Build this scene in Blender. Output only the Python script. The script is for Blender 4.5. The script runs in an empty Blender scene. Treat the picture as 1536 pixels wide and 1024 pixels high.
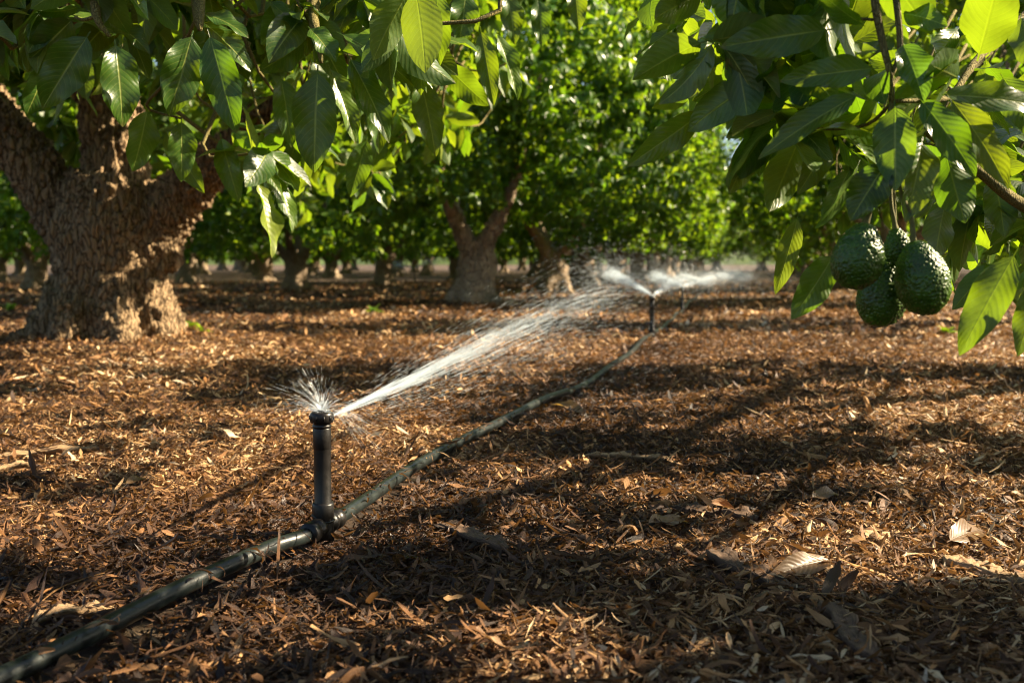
import bpy, math, random
import numpy as np
from mathutils import Vector, noise as mnoise

SC = bpy.context.scene
COL = SC.collection
R = math.radians
F = 1493.0                      # focal length in pixels of the 1536 px wide frame
CAM_H = 0.55
PITCH = math.atan(117 / F)
SUN_AZ, SUN_EL = R(80), R(33)
SUN = np.array([math.sin(SUN_AZ) * math.cos(SUN_EL), math.cos(SUN_AZ) * math.cos(SUN_EL), math.sin(SUN_EL)])
UP = np.array([0.0, 0.0, 1.0])
ROW = np.array([0.233, 0.972])  # direction the orchard rows run

# ------------------------------------------------------------------ helpers
def ray(px, py):
    cx, cy = (px - 768) / F, (512 - py) / F
    f = np.array([0, math.cos(PITCH), -math.sin(PITCH)]); u = np.array([0, math.sin(PITCH), math.cos(PITCH)])
    return f + cx * np.array([1.0, 0, 0]) + cy * u

def at(px, py, Y):
    d = ray(px, py)
    return np.array([0, 0, CAM_H]) + d * (Y / d[1])

def on_ground(px, py, z=0.0):
    d = ray(px, py)
    return np.array([0, 0, CAM_H]) + d * ((z - CAM_H) / d[2])

def nrmz(a):
    return a / np.maximum(np.linalg.norm(a, axis=-1, keepdims=True), 1e-9)

def ground_h(x, y):
    x = np.asarray(x, float); y = np.asarray(y, float)
    h = 0.010 * np.sin(1.9 * x + 0.7 * y + 1) + 0.009 * np.sin(-1.1 * x + 2.3 * y) + 0.007 * np.sin(4.3 * x + 3.1 * y + 2) \
        + 0.006 * np.sin(5.7 * y - 3.3 * x + .5) + 0.004 * np.sin(9.1 * x - 7.7 * y)
    near = np.exp(-(((x + 0.38) ** 2 + (y - 2.0) ** 2) / 0.3))
    mound = 0.10 * np.exp(-(((x + 2.67) ** 2 + (y - 6.6) ** 2) / 0.8)) + 0.06 * np.exp(-(((x + .49) ** 2 + (y - 13) ** 2) / 0.6))
    return h * (1 - near) + mound

def make_mesh(name, V, Q, uv=None, col=None, smooth=True):
    """V (n,3); Q (m,4) or (m,3) vertex indices; uv / col per vertex."""
    me = bpy.data.meshes.new(name)
    V = np.ascontiguousarray(V, np.float32).reshape(-1, 3); Q = np.ascontiguousarray(Q, np.int32)
    k = Q.shape[1]
    me.vertices.add(len(V)); me.vertices.foreach_set("co", V.ravel())
    me.loops.add(Q.size); me.loops.foreach_set("vertex_index", Q.ravel())
    me.polygons.add(len(Q)); me.polygons.foreach_set("loop_start", np.arange(0, Q.size, k, dtype=np.int32))
    me.polygons.foreach_set("loop_total", np.full(len(Q), k, np.int32))
    if uv is not None:
        l = me.uv_layers.new(name="UVMap"); l.data.foreach_set("uv", np.ascontiguousarray(uv, np.float32)[Q.ravel()].ravel())
    if col is not None:
        c = np.ones((len(V), 4), np.float32); c[:, :3] = col
        a = me.attributes.new("tint", 'FLOAT_COLOR', 'POINT'); a.data.foreach_set("color", c.ravel())
    me.polygons.foreach_set("use_smooth", np.full(len(Q), smooth, bool))
    me.update(calc_edges=True)
    return me

def link(name, me, mat=None, parent=None):
    o = bpy.data.objects.new(name, me); COL.objects.link(o)
    if mat is not None:
        me.materials.clear(); me.materials.append(mat)
    if parent is not None:
        o.parent = parent
    return o

def tag(o, label=None, cat=None, group=None, kind=None):
    if label: o["label"] = label
    if cat: o["category"] = cat
    if group: o["group"] = group
    if kind: o["kind"] = kind
    return o

def empty(name, loc, rz=0.0):
    o = bpy.data.objects.new(name, None); COL.objects.link(o)
    o.location = loc; o.rotation_euler = (0, 0, rz); o.empty_display_size = .1
    return o

def copy_tree(o, parent=None):
    c = o.copy(); COL.objects.link(c); c.parent = parent
    for ch in list(o.children):
        copy_tree(ch, c)
    return c

class Geo:
    """collects tubes / lathes into one quad mesh"""
    def __init__(s): s.v = []; s.q = []; s.n = 0; s.uv = []
    def add(s, V, Q, uv=None):
        s.v.append(V); s.q.append(np.asarray(Q) + s.n); s.n += len(V)
        s.uv.append(uv if uv is not None else np.zeros((len(V), 2)))
    def tube(s, P, rad, sides=8, caps=True):
        P = np.asarray(P, float); n = len(P)
        rad = np.broadcast_to(np.asarray(rad, float), (n,))
        if caps:
            t0 = nrmz(P[1] - P[0]) * rad[0] * .3; t1 = nrmz(P[-1] - P[-2]) * rad[-1] * .3
            P = np.vstack([P[0] - t0, P, P[-1] + t1]); rad = np.concatenate([[rad[0] * .02], rad, [rad[-1] * .02]]); n += 2
        T = nrmz(np.gradient(P, axis=0))
        a = np.array([0, 0, 1.0]) if abs(T[0][2]) < .9 else np.array([1.0, 0, 0])
        u = nrmz(np.cross(T[0], a)); ang = np.linspace(0, 2 * np.pi, sides, endpoint=False)
        V = np.zeros((n, sides, 3)); d = np.concatenate([[0], np.cumsum(np.linalg.norm(np.diff(P, axis=0), axis=1))])
        for i in range(n):
            u = nrmz(u - T[i] * np.dot(u, T[i])); w = np.cross(T[i], u)
            V[i] = P[i] + rad[i] * (np.cos(ang)[:, None] * u + np.sin(ang)[:, None] * w)
        i, j = np.meshgrid(np.arange(n - 1), np.arange(sides), indexing='ij'); j2 = (j + 1) % sides
        Q = np.stack([i * sides + j, i * sides + j2, (i + 1) * sides + j2, (i + 1) * sides + j], -1).reshape(-1, 4)
        uv = np.stack([np.repeat(d, sides), np.tile(ang / 6.283, n)], -1)
        s.add(V.reshape(-1, 3), Q, uv)
    def lathe(s, prof, c, axis=(0, 0, 1), sides=24):
        """prof: list of (radius, height) along axis from c"""
        c = np.asarray(c, float); ax = nrmz(np.asarray(axis, float))
        s_n = len(prof); u = nrmz(np.cross(ax, [0.31, 0.9, 0.21])); w = np.cross(ax, u)
        ang = np.linspace(0, 2 * np.pi, sides, endpoint=False)
        ring = np.cos(ang)[:, None] * u + np.sin(ang)[:, None] * w
        V = np.concatenate([c + ax * h + max(r, 1e-5) * ring for r, h in prof])
        i, j = np.meshgrid(np.arange(s_n - 1), np.arange(sides), indexing='ij'); j2 = (j + 1) % sides
        s.add(V, np.stack([i * sides + j, i * sides + j2, (i + 1) * sides + j2, (i + 1) * sides + j], -1).reshape(-1, 4))
    def build(s, name, mat, parent=None, smooth=True):
        return link(name, make_mesh(name, np.concatenate(s.v), np.concatenate(s.q), np.concatenate(s.uv), smooth=smooth), mat, parent)

def smooth_path(P, n):
    """Catmull-Rom through points, n samples"""
    P = np.asarray(P, float); Pp = np.vstack([2 * P[0] - P[1], P, 2 * P[-1] - P[-2]])
    out = []
    for t in np.linspace(0, len(P) - 1 - 1e-6, n):
        i = int(t); f = t - i; a, b, c, d = Pp[i:i + 4]
        out.append(.5 * ((2 * b) + (-a + c) * f + (2 * a - 5 * b + 4 * c - d) * f * f + (-a + 3 * b - 3 * c + d) * f ** 3))
    return np.array(out)

# -------------------------------------------------------- leaf / chip sheets
def leaf_profile(nu, pet):
    t = np.linspace(0, 1, nu)
    if pet > 0:
        t = np.concatenate([[0, pet * .9], pet + (1 - pet) * np.linspace(0.03, 1, nu - 2) ** 1.05])
    u = np.clip((t - pet) / (1 - pet), 0, 1)
    w = np.maximum(u, 1e-6) ** .62 * np.maximum(1 - u, 1e-6) ** .85
    w = w / ((.62 / 1.47) ** .62 * (.85 / 1.47) ** .85)
    return t, np.where(t < pet, .035, np.maximum(w, .02))

def sheets(base, d, nr, L, W, droop, fold, wave, nu, nv, prof, rng, tint=None, waven=2.5, jag=0.0):
    """N curved strips. prof = (t, w). Returns V, Q, uv, col."""
    N = len(base); t, w = prof
    d = nrmz(d); nr = nrmz(nr - d * np.sum(nr * d, -1, keepdims=True)); sd = np.cross(nr, d)
    phi = droop[:, None] * np.clip(t[None], 0, 1) ** 1.2
    tm = .5 * (t[1:] + t[:-1]); phm = droop[:, None] * tm[None] ** 1.2; dt = np.diff(t)
    ax = np.concatenate([np.zeros((N, 1)), np.cumsum(np.cos(phm) * dt, 1)], 1) * L[:, None]
    az = np.concatenate([np.zeros((N, 1)), np.cumsum(-np.sin(phm) * dt, 1)], 1) * L[:, None]
    s = np.linspace(-1, 1, nv)
    ww = W[:, None] * w[None]
    if jag > 0:
        ww = ww * (1 + jag * rng.uniform(-1, 1, ww.shape))
    ph = rng.uniform(0, 6.28, (N, 1, 1)); ph2 = rng.uniform(0, 6.28, (N, 1, 1))
    lat = ww[:, :, None] * s[None, None] * np.cos(fold)[:, None, None]
    sg = np.sign(s)[None, None]
    up = ww[:, :, None] * (np.abs(s)[None, None] * np.sin(fold)[:, None, None]
         + wave[:, None, None] * (s ** 2)[None, None] * np.sin(waven * 6.28 * t[None, :, None] + np.where(sg > 0, ph, ph2)))
    lx = ax[:, :, None] + up * np.sin(phi)[:, :, None]
    lz = az[:, :, None] + up * np.cos(phi)[:, :, None]
    V = base[:, None, None] + lx[..., None] * d[:, None, None] + lat[..., None] * sd[:, None, None] + lz[..., None] * nr[:, None, None]
    nu = len(t)
    i, j = np.meshgrid(np.arange(nu - 1), np.arange(nv - 1), indexing='ij')
    q = np.stack([i * nv + j, (i + 1) * nv + j, (i + 1) * nv + j + 1, i * nv + j + 1], -1).reshape(-1, 4)
    Q = (q[None] + (np.arange(N) * nu * nv)[:, None, None]).reshape(-1, 4)
    uv = np.stack([np.broadcast_to(t[None, :, None], (N, nu, nv)), np.broadcast_to(s[None, None] * .5 + .5, (N, nu, nv))], -1).reshape(-1, 2)
    if tint is None:
        tint = rng.uniform(0, 1, (N, 3))
    col = np.repeat(tint, nu * nv, axis=0)
    return V.reshape(-1, 3), Q, uv, col

def cluster_leaves(C, D, rng, k=(8, 13), size=(.12, .19), spread=1.0, sag=.55):
    """leaves of whorls: returns arrays for sheets()"""
    n = rng.integers(k[0], k[1] + 1, len(C)); idx = np.repeat(np.arange(len(C)), n); N = len(idx)
    c, dd = C[idx], nrmz(D)[idx]
    rad = nrmz(rng.normal(size=(N, 3)))
    rad = nrmz(rad - dd * np.sum(rad * dd, -1, keepdims=True) * .8)
    d = nrmz(dd * rng.uniform(.0, .9, (N, 1)) + rad * spread - UP * rng.uniform(.1, 1.3, (N, 1)) * sag * 1.4)
    L = rng.uniform(size[0], size[1], N)
    base = c + dd * rng.uniform(-.09, .05, (N, 1)) * (L[:, None] / .15)
    nr = dd * .7 + UP * .7 + rng.normal(size=(N, 3)) * .45
    par = np.abs(np.sum(nrmz(nr) * d, -1)) > .93
    nr[par] += rng.normal(size=(par.sum(), 3))
    W = L * rng.uniform(.19, .26, N)
    return dict(idx=idx, base=base, d=d, nr=nr, L=L, W=W, droop=rng.uniform(-.1, .9, N), fold=rng.uniform(.08, .5, N), wave=rng.uniform(.05, .3, N))

# ------------------------------------------------------------------ materials
def new_mat(name):
    m = bpy.data.materials.new(name); m.use_nodes = True
    nt = m.node_tree; nt.nodes.clear()
    return m, nt
def nd(nt, typ, **kw):
    n = nt.nodes.new(typ)
    for k, v in kw.items():
        if k.startswith('i_'):
            n.inputs[k[2:].replace('_', ' ')].default_value = v
        else:
            setattr(n, k, v)
    return n
def mathn(nt, op, a, b=None, c=None, clamp=False):
    n = nt.nodes.new('ShaderNodeMath'); n.operation = op; n.use_clamp = clamp
    for i, x in enumerate((a, b, c)):
        if x is None: continue
        if isinstance(x, (int, float)): n.inputs[i].default_value = x
        else: nt.links.new(x, n.inputs[i])
    return n.outputs[0]
def mixc(nt, f, a, b, typ='MIX'):
    n = nt.nodes.new('ShaderNodeMix'); n.data_type = 'RGBA'; n.blend_type = typ
    for i, x in ((0, f), (6, a), (7, b)):
        if isinstance(x, (int, float)): n.inputs[i].default_value = x
        elif isinstance(x, tuple): n.inputs[i].default_value = (*x, 1) if len(x) == 3 else x
        else: nt.links.new(x, n.inputs[i])
    return n.outputs[2]
def ramp(nt, fac, stops, interp='LINEAR'):
    n = nt.nodes.new('ShaderNodeValToRGB'); e = n.color_ramp.elements; n.color_ramp.interpolation = interp
    while len(e) < len(stops): e.new(.5)
    for el, (p, c) in zip(e, stops):
        el.position = p; el.color = (*c, 1) if isinstance(c, tuple) else (c, c, c, 1)
    nt.links.new(fac, n.inputs[0]); return n.outputs[0]
def out(nt, sh):
    o = nt.nodes.new('ShaderNodeOutputMaterial'); nt.links.new(sh, o.inputs['Surface'])
def tint_nodes(nt):
    a = nd(nt, 'ShaderNodeAttribute', attribute_name='tint'); s = nd(nt, 'ShaderNodeSeparateColor')
    nt.links.new(a.outputs['Color'], s.inputs[0]); return s.outputs
def noise_tex(nt, vec, scale, detail=4.0, rough=.55, dist=0.0):
    n = nd(nt, 'ShaderNodeTexNoise'); n.inputs['Scale'].default_value = scale; n.inputs['Detail'].default_value = detail
    n.inputs['Roughness'].default_value = rough; n.inputs['Distortion'].default_value = dist
    if vec is not None: nt.links.new(vec, n.inputs['Vector'])
    return n.outputs['Fac']
def bump(nt, h, strength, dist=.01, nrm=None):
    n = nd(nt, 'ShaderNodeBump'); n.inputs['Strength'].default_value = strength; n.inputs['Distance'].default_value = dist
    nt.links.new(h, n.inputs['Height'])
    if nrm is not None: nt.links.new(nrm, n.inputs['Normal'])
    return n.outputs[0]

def leaf_material(name, veins=True, dark=1.0, dry=False):
    m, nt = new_mat(name); L = nt.links.new
    r, g, b = tint_nodes(nt)[:3]
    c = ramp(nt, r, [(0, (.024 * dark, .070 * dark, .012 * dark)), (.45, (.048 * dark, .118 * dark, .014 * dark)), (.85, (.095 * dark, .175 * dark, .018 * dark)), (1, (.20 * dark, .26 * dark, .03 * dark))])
    if dry: c = ramp(nt, r, [(0, (.07, .036, .016)), (.5, (.14, .08, .038)), (1, (.22, .135, .068))])
    geo = nd(nt, 'ShaderNodeNewGeometry')
    under = mixc(nt, .55, c, (.10, .16, .06))
    c = mixc(nt, mathn(nt, 'MULTIPLY', geo.outputs['Backfacing'], .8), c, under)
    rough = .36; nrm = None
    if veins:
        uv = nd(nt, 'ShaderNodeUVMap'); sp = nd(nt, 'ShaderNodeSeparateXYZ'); L(uv.outputs[0], sp.inputs[0])
        s = mathn(nt, 'ABSOLUTE', mathn(nt, 'SUBTRACT', mathn(nt, 'MULTIPLY', sp.outputs[1], 2), 1))
        mid = mathn(nt, 'LESS_THAN', s, .045)
        mid = mathn(nt, 'SUBTRACT', 1.0, mathn(nt, 'DIVIDE', s, .075, clamp=True), clamp=True)
        # side veins run from the midrib forward to the edge
        ph = mathn(nt, 'SUBTRACT', mathn(nt, 'MULTIPLY', sp.outputs[0], 13), mathn(nt, 'MULTIPLY', mathn(nt, 'POWER', s, 1.3), 2.6))
        fr = mathn(nt, 'ABSOLUTE', mathn(nt, 'SUBTRACT', mathn(nt, 'FRACT', ph), .5))
        sv = mathn(nt, 'SUBTRACT', 1.0, mathn(nt, 'DIVIDE', fr, .07, clamp=True), clamp=True)
        v = mathn(nt, 'MAXIMUM', mid, mathn(nt, 'MULTIPLY', sv, .42), clamp=True)
        c = mixc(nt, mathn(nt, 'MULTIPLY', v, .95), c, (.12, .07, .03) if dry else (.34, .38, .08))
        obj = nd(nt, 'ShaderNodeTexCoord')
        nz = noise_tex(nt, obj.outputs['Object'], 45, 4)
        c = mixc(nt, 1.0, c, ramp(nt, nz, [(.25, .6), (.75, 1.25)]), 'MULTIPLY')
        # quilted surface between the veins
        hq = mathn(nt, 'ADD', mathn(nt, 'MULTIPLY', mathn(nt, 'COSINE', mathn(nt, 'MULTIPLY', ph, 6.283)), .16), mathn(nt, 'MULTIPLY', nz, 1.2))
        hq = mathn(nt, 'SUBTRACT', hq, mathn(nt, 'MULTIPLY', mid, .8))
        nrm = bump(nt, hq, .45, .0018)
        tip = mathn(nt, 'ADD', sp.outputs[0], mathn(nt, 'MULTIPLY', noise_tex(nt, obj.outputs['Object'], 60, 3), .22))
        c = mixc(nt, ramp(nt, tip, [(1.0, 0.0), (1.0, 0.0)]) if False else mathn(nt, 'MULTIPLY', mathn(nt, 'SUBTRACT', tip, 1.06, clamp=True), 9, clamp=True), c, (.14, .075, .025))
        spots = noise_tex(nt, obj.outputs['Object'], 120, 3)
        c = mixc(nt, ramp(nt, spots, [(.70, 0.0), (.76, .7)]), c, (.09, .06, .02))
    p = nd(nt, 'ShaderNodeBsdfPrincipled'); L(c, p.inputs['Base Color'])
    p.inputs['Roughness'].default_value = rough
    L(ramp(nt, g, [(0, .26), (1, .48)]), p.inputs['Roughness'])
    p.inputs['Specular IOR Level'].default_value = .5
    if nrm is not None: L(nrm, p.inputs['Normal'])
    tr = nd(nt, 'ShaderNodeBsdfTranslucent')
    tc = mixc(nt, 1.0, mixc(nt, b, (.5, .3, .1) if dry else (.27, .54, .02), (.5, .3, .1) if dry else (.50, .64, .03)), mixc(nt, .7, c, (1, 1, .6)), 'MULTIPLY')
    L(tc, tr.inputs[0])
    if nrm is not None: L(nrm, tr.inputs['Normal'])
    mx = nd(nt, 'ShaderNodeMixShader'); mx.inputs[0].default_value = .38 if veins else .48
    L(p.outputs[0], mx.inputs[1]); L(tr.outputs[0], mx.inputs[2]); out(nt, mx.outputs[0])
    return m

def bark_material(name, scale=1.0, light=(.40, .29, .19), dk=(.055, .032, .02)):
    m, nt = new_mat(name); L = nt.links.new
    tc = nd(nt, 'ShaderNodeTexCoord'); mp = nd(nt, 'ShaderNodeMapping'); mp.inputs['Scale'].default_value = (scale, scale, scale * .27)
    L(tc.outputs['Object'], mp.inputs[0])
    n1 = noise_tex(nt, mp.outputs[0], 3.0, 6, .6)
    wv = nd(nt, 'ShaderNodeVectorMath', operation='ADD'); sc = nd(nt, 'ShaderNodeVectorMath', operation='SCALE'); sc.inputs['Scale'].default_value = .10
    nn = nd(nt, 'ShaderNodeTexNoise'); nn.inputs['Scale'].default_value = 9; L(mp.outputs[0], nn.inputs['Vector'])
    L(nn.outputs['Color'], sc.inputs[0]); L(mp.outputs[0], wv.inputs[0]); L(sc.outputs[0], wv.inputs[1])
    vo = nd(nt, 'ShaderNodeTexVoronoi', feature='DISTANCE_TO_EDGE'); vo.inputs['Scale'].default_value = 31; L(wv.outputs[0], vo.inputs['Vector'])
    plate = ramp(nt, vo.outputs['Distance'], [(0, 0.0), (.10, .55), (.3, 1.0)])
    fine = noise_tex(nt, mp.outputs[0], 40, 8, .7)
    c = mixc(nt, n1, dk, light)
    c = mixc(nt, mathn(nt, 'MULTIPLY', fine, .8), c, tuple(x * 1.35 for x in light))
    c = mixc(nt, ramp(nt, vo.outputs['Distance'], [(0, .95), (.10, 0.0)]), c, dk)
    moss = ramp(nt, noise_tex(nt, tc.outputs['Object'], 2.2, 5), [(.56, 0.0), (.68, .5)])
    c = mixc(nt, moss, c, (.085, .09, .035))
    h = mathn(nt, 'ADD', plate, mathn(nt, 'MULTIPLY', fine, .9))
    p = nd(nt, 'ShaderNodeBsdfPrincipled'); L(c, p.inputs['Base Color']); p.inputs['Roughness'].default_value = .85
    p.inputs['Specular IOR Level'].default_value = .25
    L(bump(nt, h, 1.0, .02 / scale), p.inputs['Normal']); out(nt, p.outputs[0]); return m

def chip_material():
    m, nt = new_mat('mulch_chips'); L = nt.links.new
    r, g, b = tint_nodes(nt)[:3]
    c = ramp(nt, r, [(0, (.015, .0075, .0045)), (.25, (.078, .033, .013)), (.5, (.27, .128, .044)), (.74, (.60, .355, .155)), (.92, (.88, .65, .37)), (1, (.70, .56, .40))])
    uv = nd(nt, 'ShaderNodeUVMap'); mp = nd(nt, 'ShaderNodeMapping'); mp.inputs['Scale'].default_value = (1.5, 7, 1); L(uv.outputs[0], mp.inputs[0])
    ad = nd(nt, 'ShaderNodeVectorMath', operation='ADD'); a = nd(nt, 'ShaderNodeAttribute', attribute_name='tint')
    s2 = nd(nt, 'ShaderNodeVectorMath', operation='SCALE'); s2.inputs['Scale'].default_value = 40; L(a.outputs['Vector'], s2.inputs[0])
    L(mp.outputs[0], ad.inputs[0]); L(s2.outputs[0], ad.inputs[1])
    nz = noise_tex(nt, ad.outputs[0], 2.2, 5, .65)
    c = mixc(nt, 1.0, c, ramp(nt, nz, [(.2, .45), (.8, 1.45)]), 'MULTIPLY')
    p = nd(nt, 'ShaderNodeBsdfPrincipled'); L(c, p.inputs['Base Color'])
    L(ramp(nt, g, [(0, .22), (.15, .5), (1, .85)]), p.inputs['Roughness']); p.inputs['Specular IOR Level'].default_value = .45
    L(bump(nt, nz, .8, .003), p.inputs['Normal'])
    tr = nd(nt, 'ShaderNodeBsdfTranslucent'); L(mixc(nt, .5, c, (.45, .22, .06)), tr.inputs[0])
    mx = nd(nt, 'ShaderNodeMixShader'); mx.inputs[0].default_value = .16
    L(p.outputs[0], mx.inputs[1]); L(tr.outputs[0], mx.inputs[2]); out(nt, mx.outputs[0]); return m

def ground_material():
    m, nt = new_mat('mulch_ground'); L = nt.links.new
    tc = nd(nt, 'ShaderNodeTexCoord')
    big = noise_tex(nt, tc.outputs['Object'], .35, 4)
    vo = nd(nt, 'ShaderNodeTexVoronoi'); vo.inputs['Scale'].default_value = 14; L(tc.outputs['Object'], vo.inputs['Vector'])
    sv = nd(nt, 'ShaderNodeSeparateColor'); L(vo.outputs['Color'], sv.inputs[0])
    fine = noise_tex(nt, tc.outputs['Object'], 30, 8, .7)
    c = ramp(nt, sv.outputs[0], [(0, (.045, .024, .012)), (.45, (.12, .065, .028)), (.8, (.24, .145, .068)), (1, (.36, .25, .14))])
    c = mixc(nt, 1.0, c, ramp(nt, fine, [(.25, .35), (.8, 1.4)]), 'MULTIPLY')
    c = mixc(nt, 1.0, c, ramp(nt, big, [(.3, .42), (.7, .70)]), 'MULTIPLY')
    c = mixc(nt, ramp(nt, noise_tex(nt, tc.outputs['Object'], .8, 5), [(.62, 0.0), (.74, .45)]), c, (.06, .085, .022))
    p = nd(nt, 'ShaderNodeBsdfPrincipled'); L(c, p.inputs['Base Color']); p.inputs['Roughness'].default_value = .9
    h = mathn(nt, 'ADD', sv.outputs[1], fine)
    L(bump(nt, h, .9, .03), p.inputs['Normal']); out(nt, p.outputs[0]); return m

def plastic_material(name, c0, c1, rough, streaks=False, dusty=.3):
    m, nt = new_mat(name); L = nt.links.new
    tc = nd(nt, 'ShaderNodeTexCoord'); nz = noise_tex(nt, tc.outputs['Object'], 28, 6, .65); n2 = noise_tex(nt, tc.outputs['Object'], 190, 3)
    c = mixc(nt, ramp(nt, nz, [(.35, 0.0), (.75, 1.0)]), c0, c1)
    dust = ramp(nt, noise_tex(nt, tc.outputs['Object'], 9, 8, .75), [(.54, 0.0), (.76, dusty)])
    c = mixc(nt, dust, c, (.17, .115, .065))
    if streaks:     # dried mud rings and scuffs along the hose
        uv = nd(nt, 'ShaderNodeUVMap'); sp = nd(nt, 'ShaderNodeSeparateXYZ'); L(uv.outputs[0], sp.inputs[0])
        cb = nd(nt, 'ShaderNodeCombineXYZ'); L(mathn(nt, 'ADD', mathn(nt, 'MULTIPLY', sp.outputs[0], 26), mathn(nt, 'MULTIPLY', sp.outputs[1], .4)), cb.inputs[0])
        rg = noise_tex(nt, cb.outputs[0], 1.0, 3, .6)
        c = mixc(nt, ramp(nt, rg, [(.66, 0.0), (.70, .4)]), c, (.22, .17, .11))
    p = nd(nt, 'ShaderNodeBsdfPrincipled'); L(c, p.inputs['Base Color']); p.inputs['Specular IOR Level'].default_value = .36
    L(ramp(nt, nz, [(.3, rough), (.75, rough + .25)]), p.inputs['Roughness'])
    L(bump(nt, n2, .25, .001), p.inputs['Normal']); out(nt, p.outputs[0]); return m

def water_material(name, alpha):
    m, nt = new_mat(name); L = nt.links.new
    d = nd(nt, 'ShaderNodeBsdfDiffuse'); d.inputs[0].default_value = (.80, .91, 1, 1)
    tl = nd(nt, 'ShaderNodeBsdfTranslucent'); tl.inputs[0].default_value = (.80, .91, 1, 1)
    g = nd(nt, 'ShaderNodeBsdfGlossy'); g.inputs['Roughness'].default_value = .25; g.inputs[0].default_value = (1, 1, 1, 1)
    a1 = nd(nt, 'ShaderNodeMixShader'); a1.inputs[0].default_value = .5; L(d.outputs[0], a1.inputs[1]); L(tl.outputs[0], a1.inputs[2])
    a2 = nd(nt, 'ShaderNodeMixShader'); a2.inputs[0].default_value = .2; L(a1.outputs[0], a2.inputs[1]); L(g.outputs[0], a2.inputs[2])
    t = nd(nt, 'ShaderNodeBsdfTransparent'); a3 = nd(nt, 'ShaderNodeMixShader'); a3.inputs[0].default_value = alpha
    L(t.outputs[0], a3.inputs[1]); L(a2.outputs[0], a3.inputs[2]); out(nt, a3.outputs[0]); return m

def fruit_material():
    m, nt = new_mat('avocado_skin'); L = nt.links.new
    tc = nd(nt, 'ShaderNodeTexCoord')
    a = nd(nt, 'ShaderNodeAttribute', attribute_name='tint'); s = nd(nt, 'ShaderNodeSeparateColor'); L(a.outputs['Color'], s.inputs[0])
    nz = noise_tex(nt, tc.outputs['Object'], 30, 5)
    c = ramp(nt, s.outputs[0], [(0, (.012, .030, .002)), (.45, (.044, .100, .006)), (.75, (.105, .195, .011)), (1, (.23, .31, .03))])
    c = mixc(nt, 1.0, c, ramp(nt, nz, [(.3, .6), (.7, 1.25)]), 'MULTIPLY')
    c = mixc(nt, ramp(nt, noise_tex(nt, tc.outputs['Object'], 330, 2), [(.68, 0.0), (.74, .7)]), c, (.16, .20, .07))
    p = nd(nt, 'ShaderNodeBsdfPrincipled'); L(c, p.inputs['Base Color']); p.inputs['Roughness'].default_value = .36
    p.inputs['Specular IOR Level'].default_value = .38
    fine = noise_tex(nt, tc.outputs['Object'], 260, 4)
    L(bump(nt, fine, .45, .0015), p.inputs['Normal']); out(nt, p.outputs[0]); return m

def wood_material(name, light, dk, sc=14):
    m, nt = new_mat(name); L = nt.links.new
    uv = nd(nt, 'ShaderNodeUVMap'); mp = nd(nt, 'ShaderNodeMapping'); mp.inputs['Scale'].default_value = (sc * .12, sc, 1); L(uv.outputs[0], mp.inputs[0])
    tc = nd(nt, 'ShaderNodeTexCoord')
    n1 = noise_tex(nt, mp.outputs[0], 1.6, 8, .7, .6); n2 = noise_tex(nt, tc.outputs['Object'], 60, 6, .7)
    c = mixc(nt, ramp(nt, n1, [(.3, 0.0), (.7, 1.0)]), dk, light)
    c = mixc(nt, 1.0, c, ramp(nt, n2, [(.25, .55), (.75, 1.3)]), 'MULTIPLY')
    p = nd(nt, 'ShaderNodeBsdfPrincipled'); L(c, p.inputs['Base Color']); p.inputs['Roughness'].default_value = .75
    L(bump(nt, mathn(nt, 'ADD', n1, mathn(nt, 'MULTIPLY', n2, .4)), .9, .006), p.inputs['Normal']); out(nt, p.outputs[0]); return m

M_LEAF = leaf_material('avocado_leaf_near', dark=.9)
M_LEAF_FAR = leaf_material('avocado_leaf_far', veins=False, dark=1.3)  # colour lifted above the near leaves to stand in for hazy brightness
M_DRY = leaf_material('dry_leaf', dry=True)
M_BARK = bark_material('bark_old', 1.0, (.36, .25, .14), (.04, .022, .012))
M_BARK_FAR = bark_material('bark_row', 1.0, (.46, .35, .24), (.12, .08, .05))
M_TWIG = bark_material('twig_bark', 8.0, (.24, .20, .07), (.09, .075, .025))
M_STALK = wood_material('green_stalk', (.24, .24, .06), (.14, .11, .04))
M_CHIP = chip_material()
M_GROUND = ground_material()
M_HOSE = plastic_material('hose_plastic', (.007, .009, .009), (.017, .025, .024), .24, True, .10)
M_BLACK = plastic_material('black_plastic', (.005, .0045, .004), (.012, .010, .009), .27, dusty=.12)
M_WATER = water_material('water_jet', .33)
M_MIST = water_material('water_mist', .30)
M_FRUIT = fruit_material()
M_WOOD_L = wood_material('pale_wood', (.50, .34, .18), (.26, .15, .07))
M_WOOD_D = wood_material('dark_bark', (.17, .10, .055), (.05, .027, .015))

# ------------------------------------------------------------------ light, sky, camera
w = bpy.data.worlds.new("World"); SC.world = w; w.use_nodes = True
wn = w.node_tree; bg = wn.nodes['Background']
sky = wn.nodes.new('ShaderNodeTexSky'); sky.sky_type = 'NISHITA'; sky.sun_disc = False
sky.sun_elevation = SUN_EL; sky.sun_rotation = SUN_AZ
wn.links.new(sky.outputs[0], bg.inputs[0]); bg.inputs[1].default_value = .046
sl = bpy.data.lights.new('sun', 'SUN'); sl.energy = 5.0; sl.angle = R(.53); sl.color = (1, .82, .57)
so = bpy.data.objects.new('sun', sl); COL.objects.link(so)
so.rotation_mode = 'QUATERNION'; so.rotation_quaternion = Vector(SUN).to_track_quat('Z', 'Y')
cd = bpy.data.cameras.new('camera'); co = bpy.data.objects.new('camera', cd); COL.objects.link(co)
co.location = (0, 0, CAM_H); co.rotation_euler = (math.pi / 2 - PITCH, 0, 0)
cd.sensor_width = 36; cd.lens = 36 * F / 1536; cd.clip_start = .02; cd.clip_end = 2000
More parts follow.
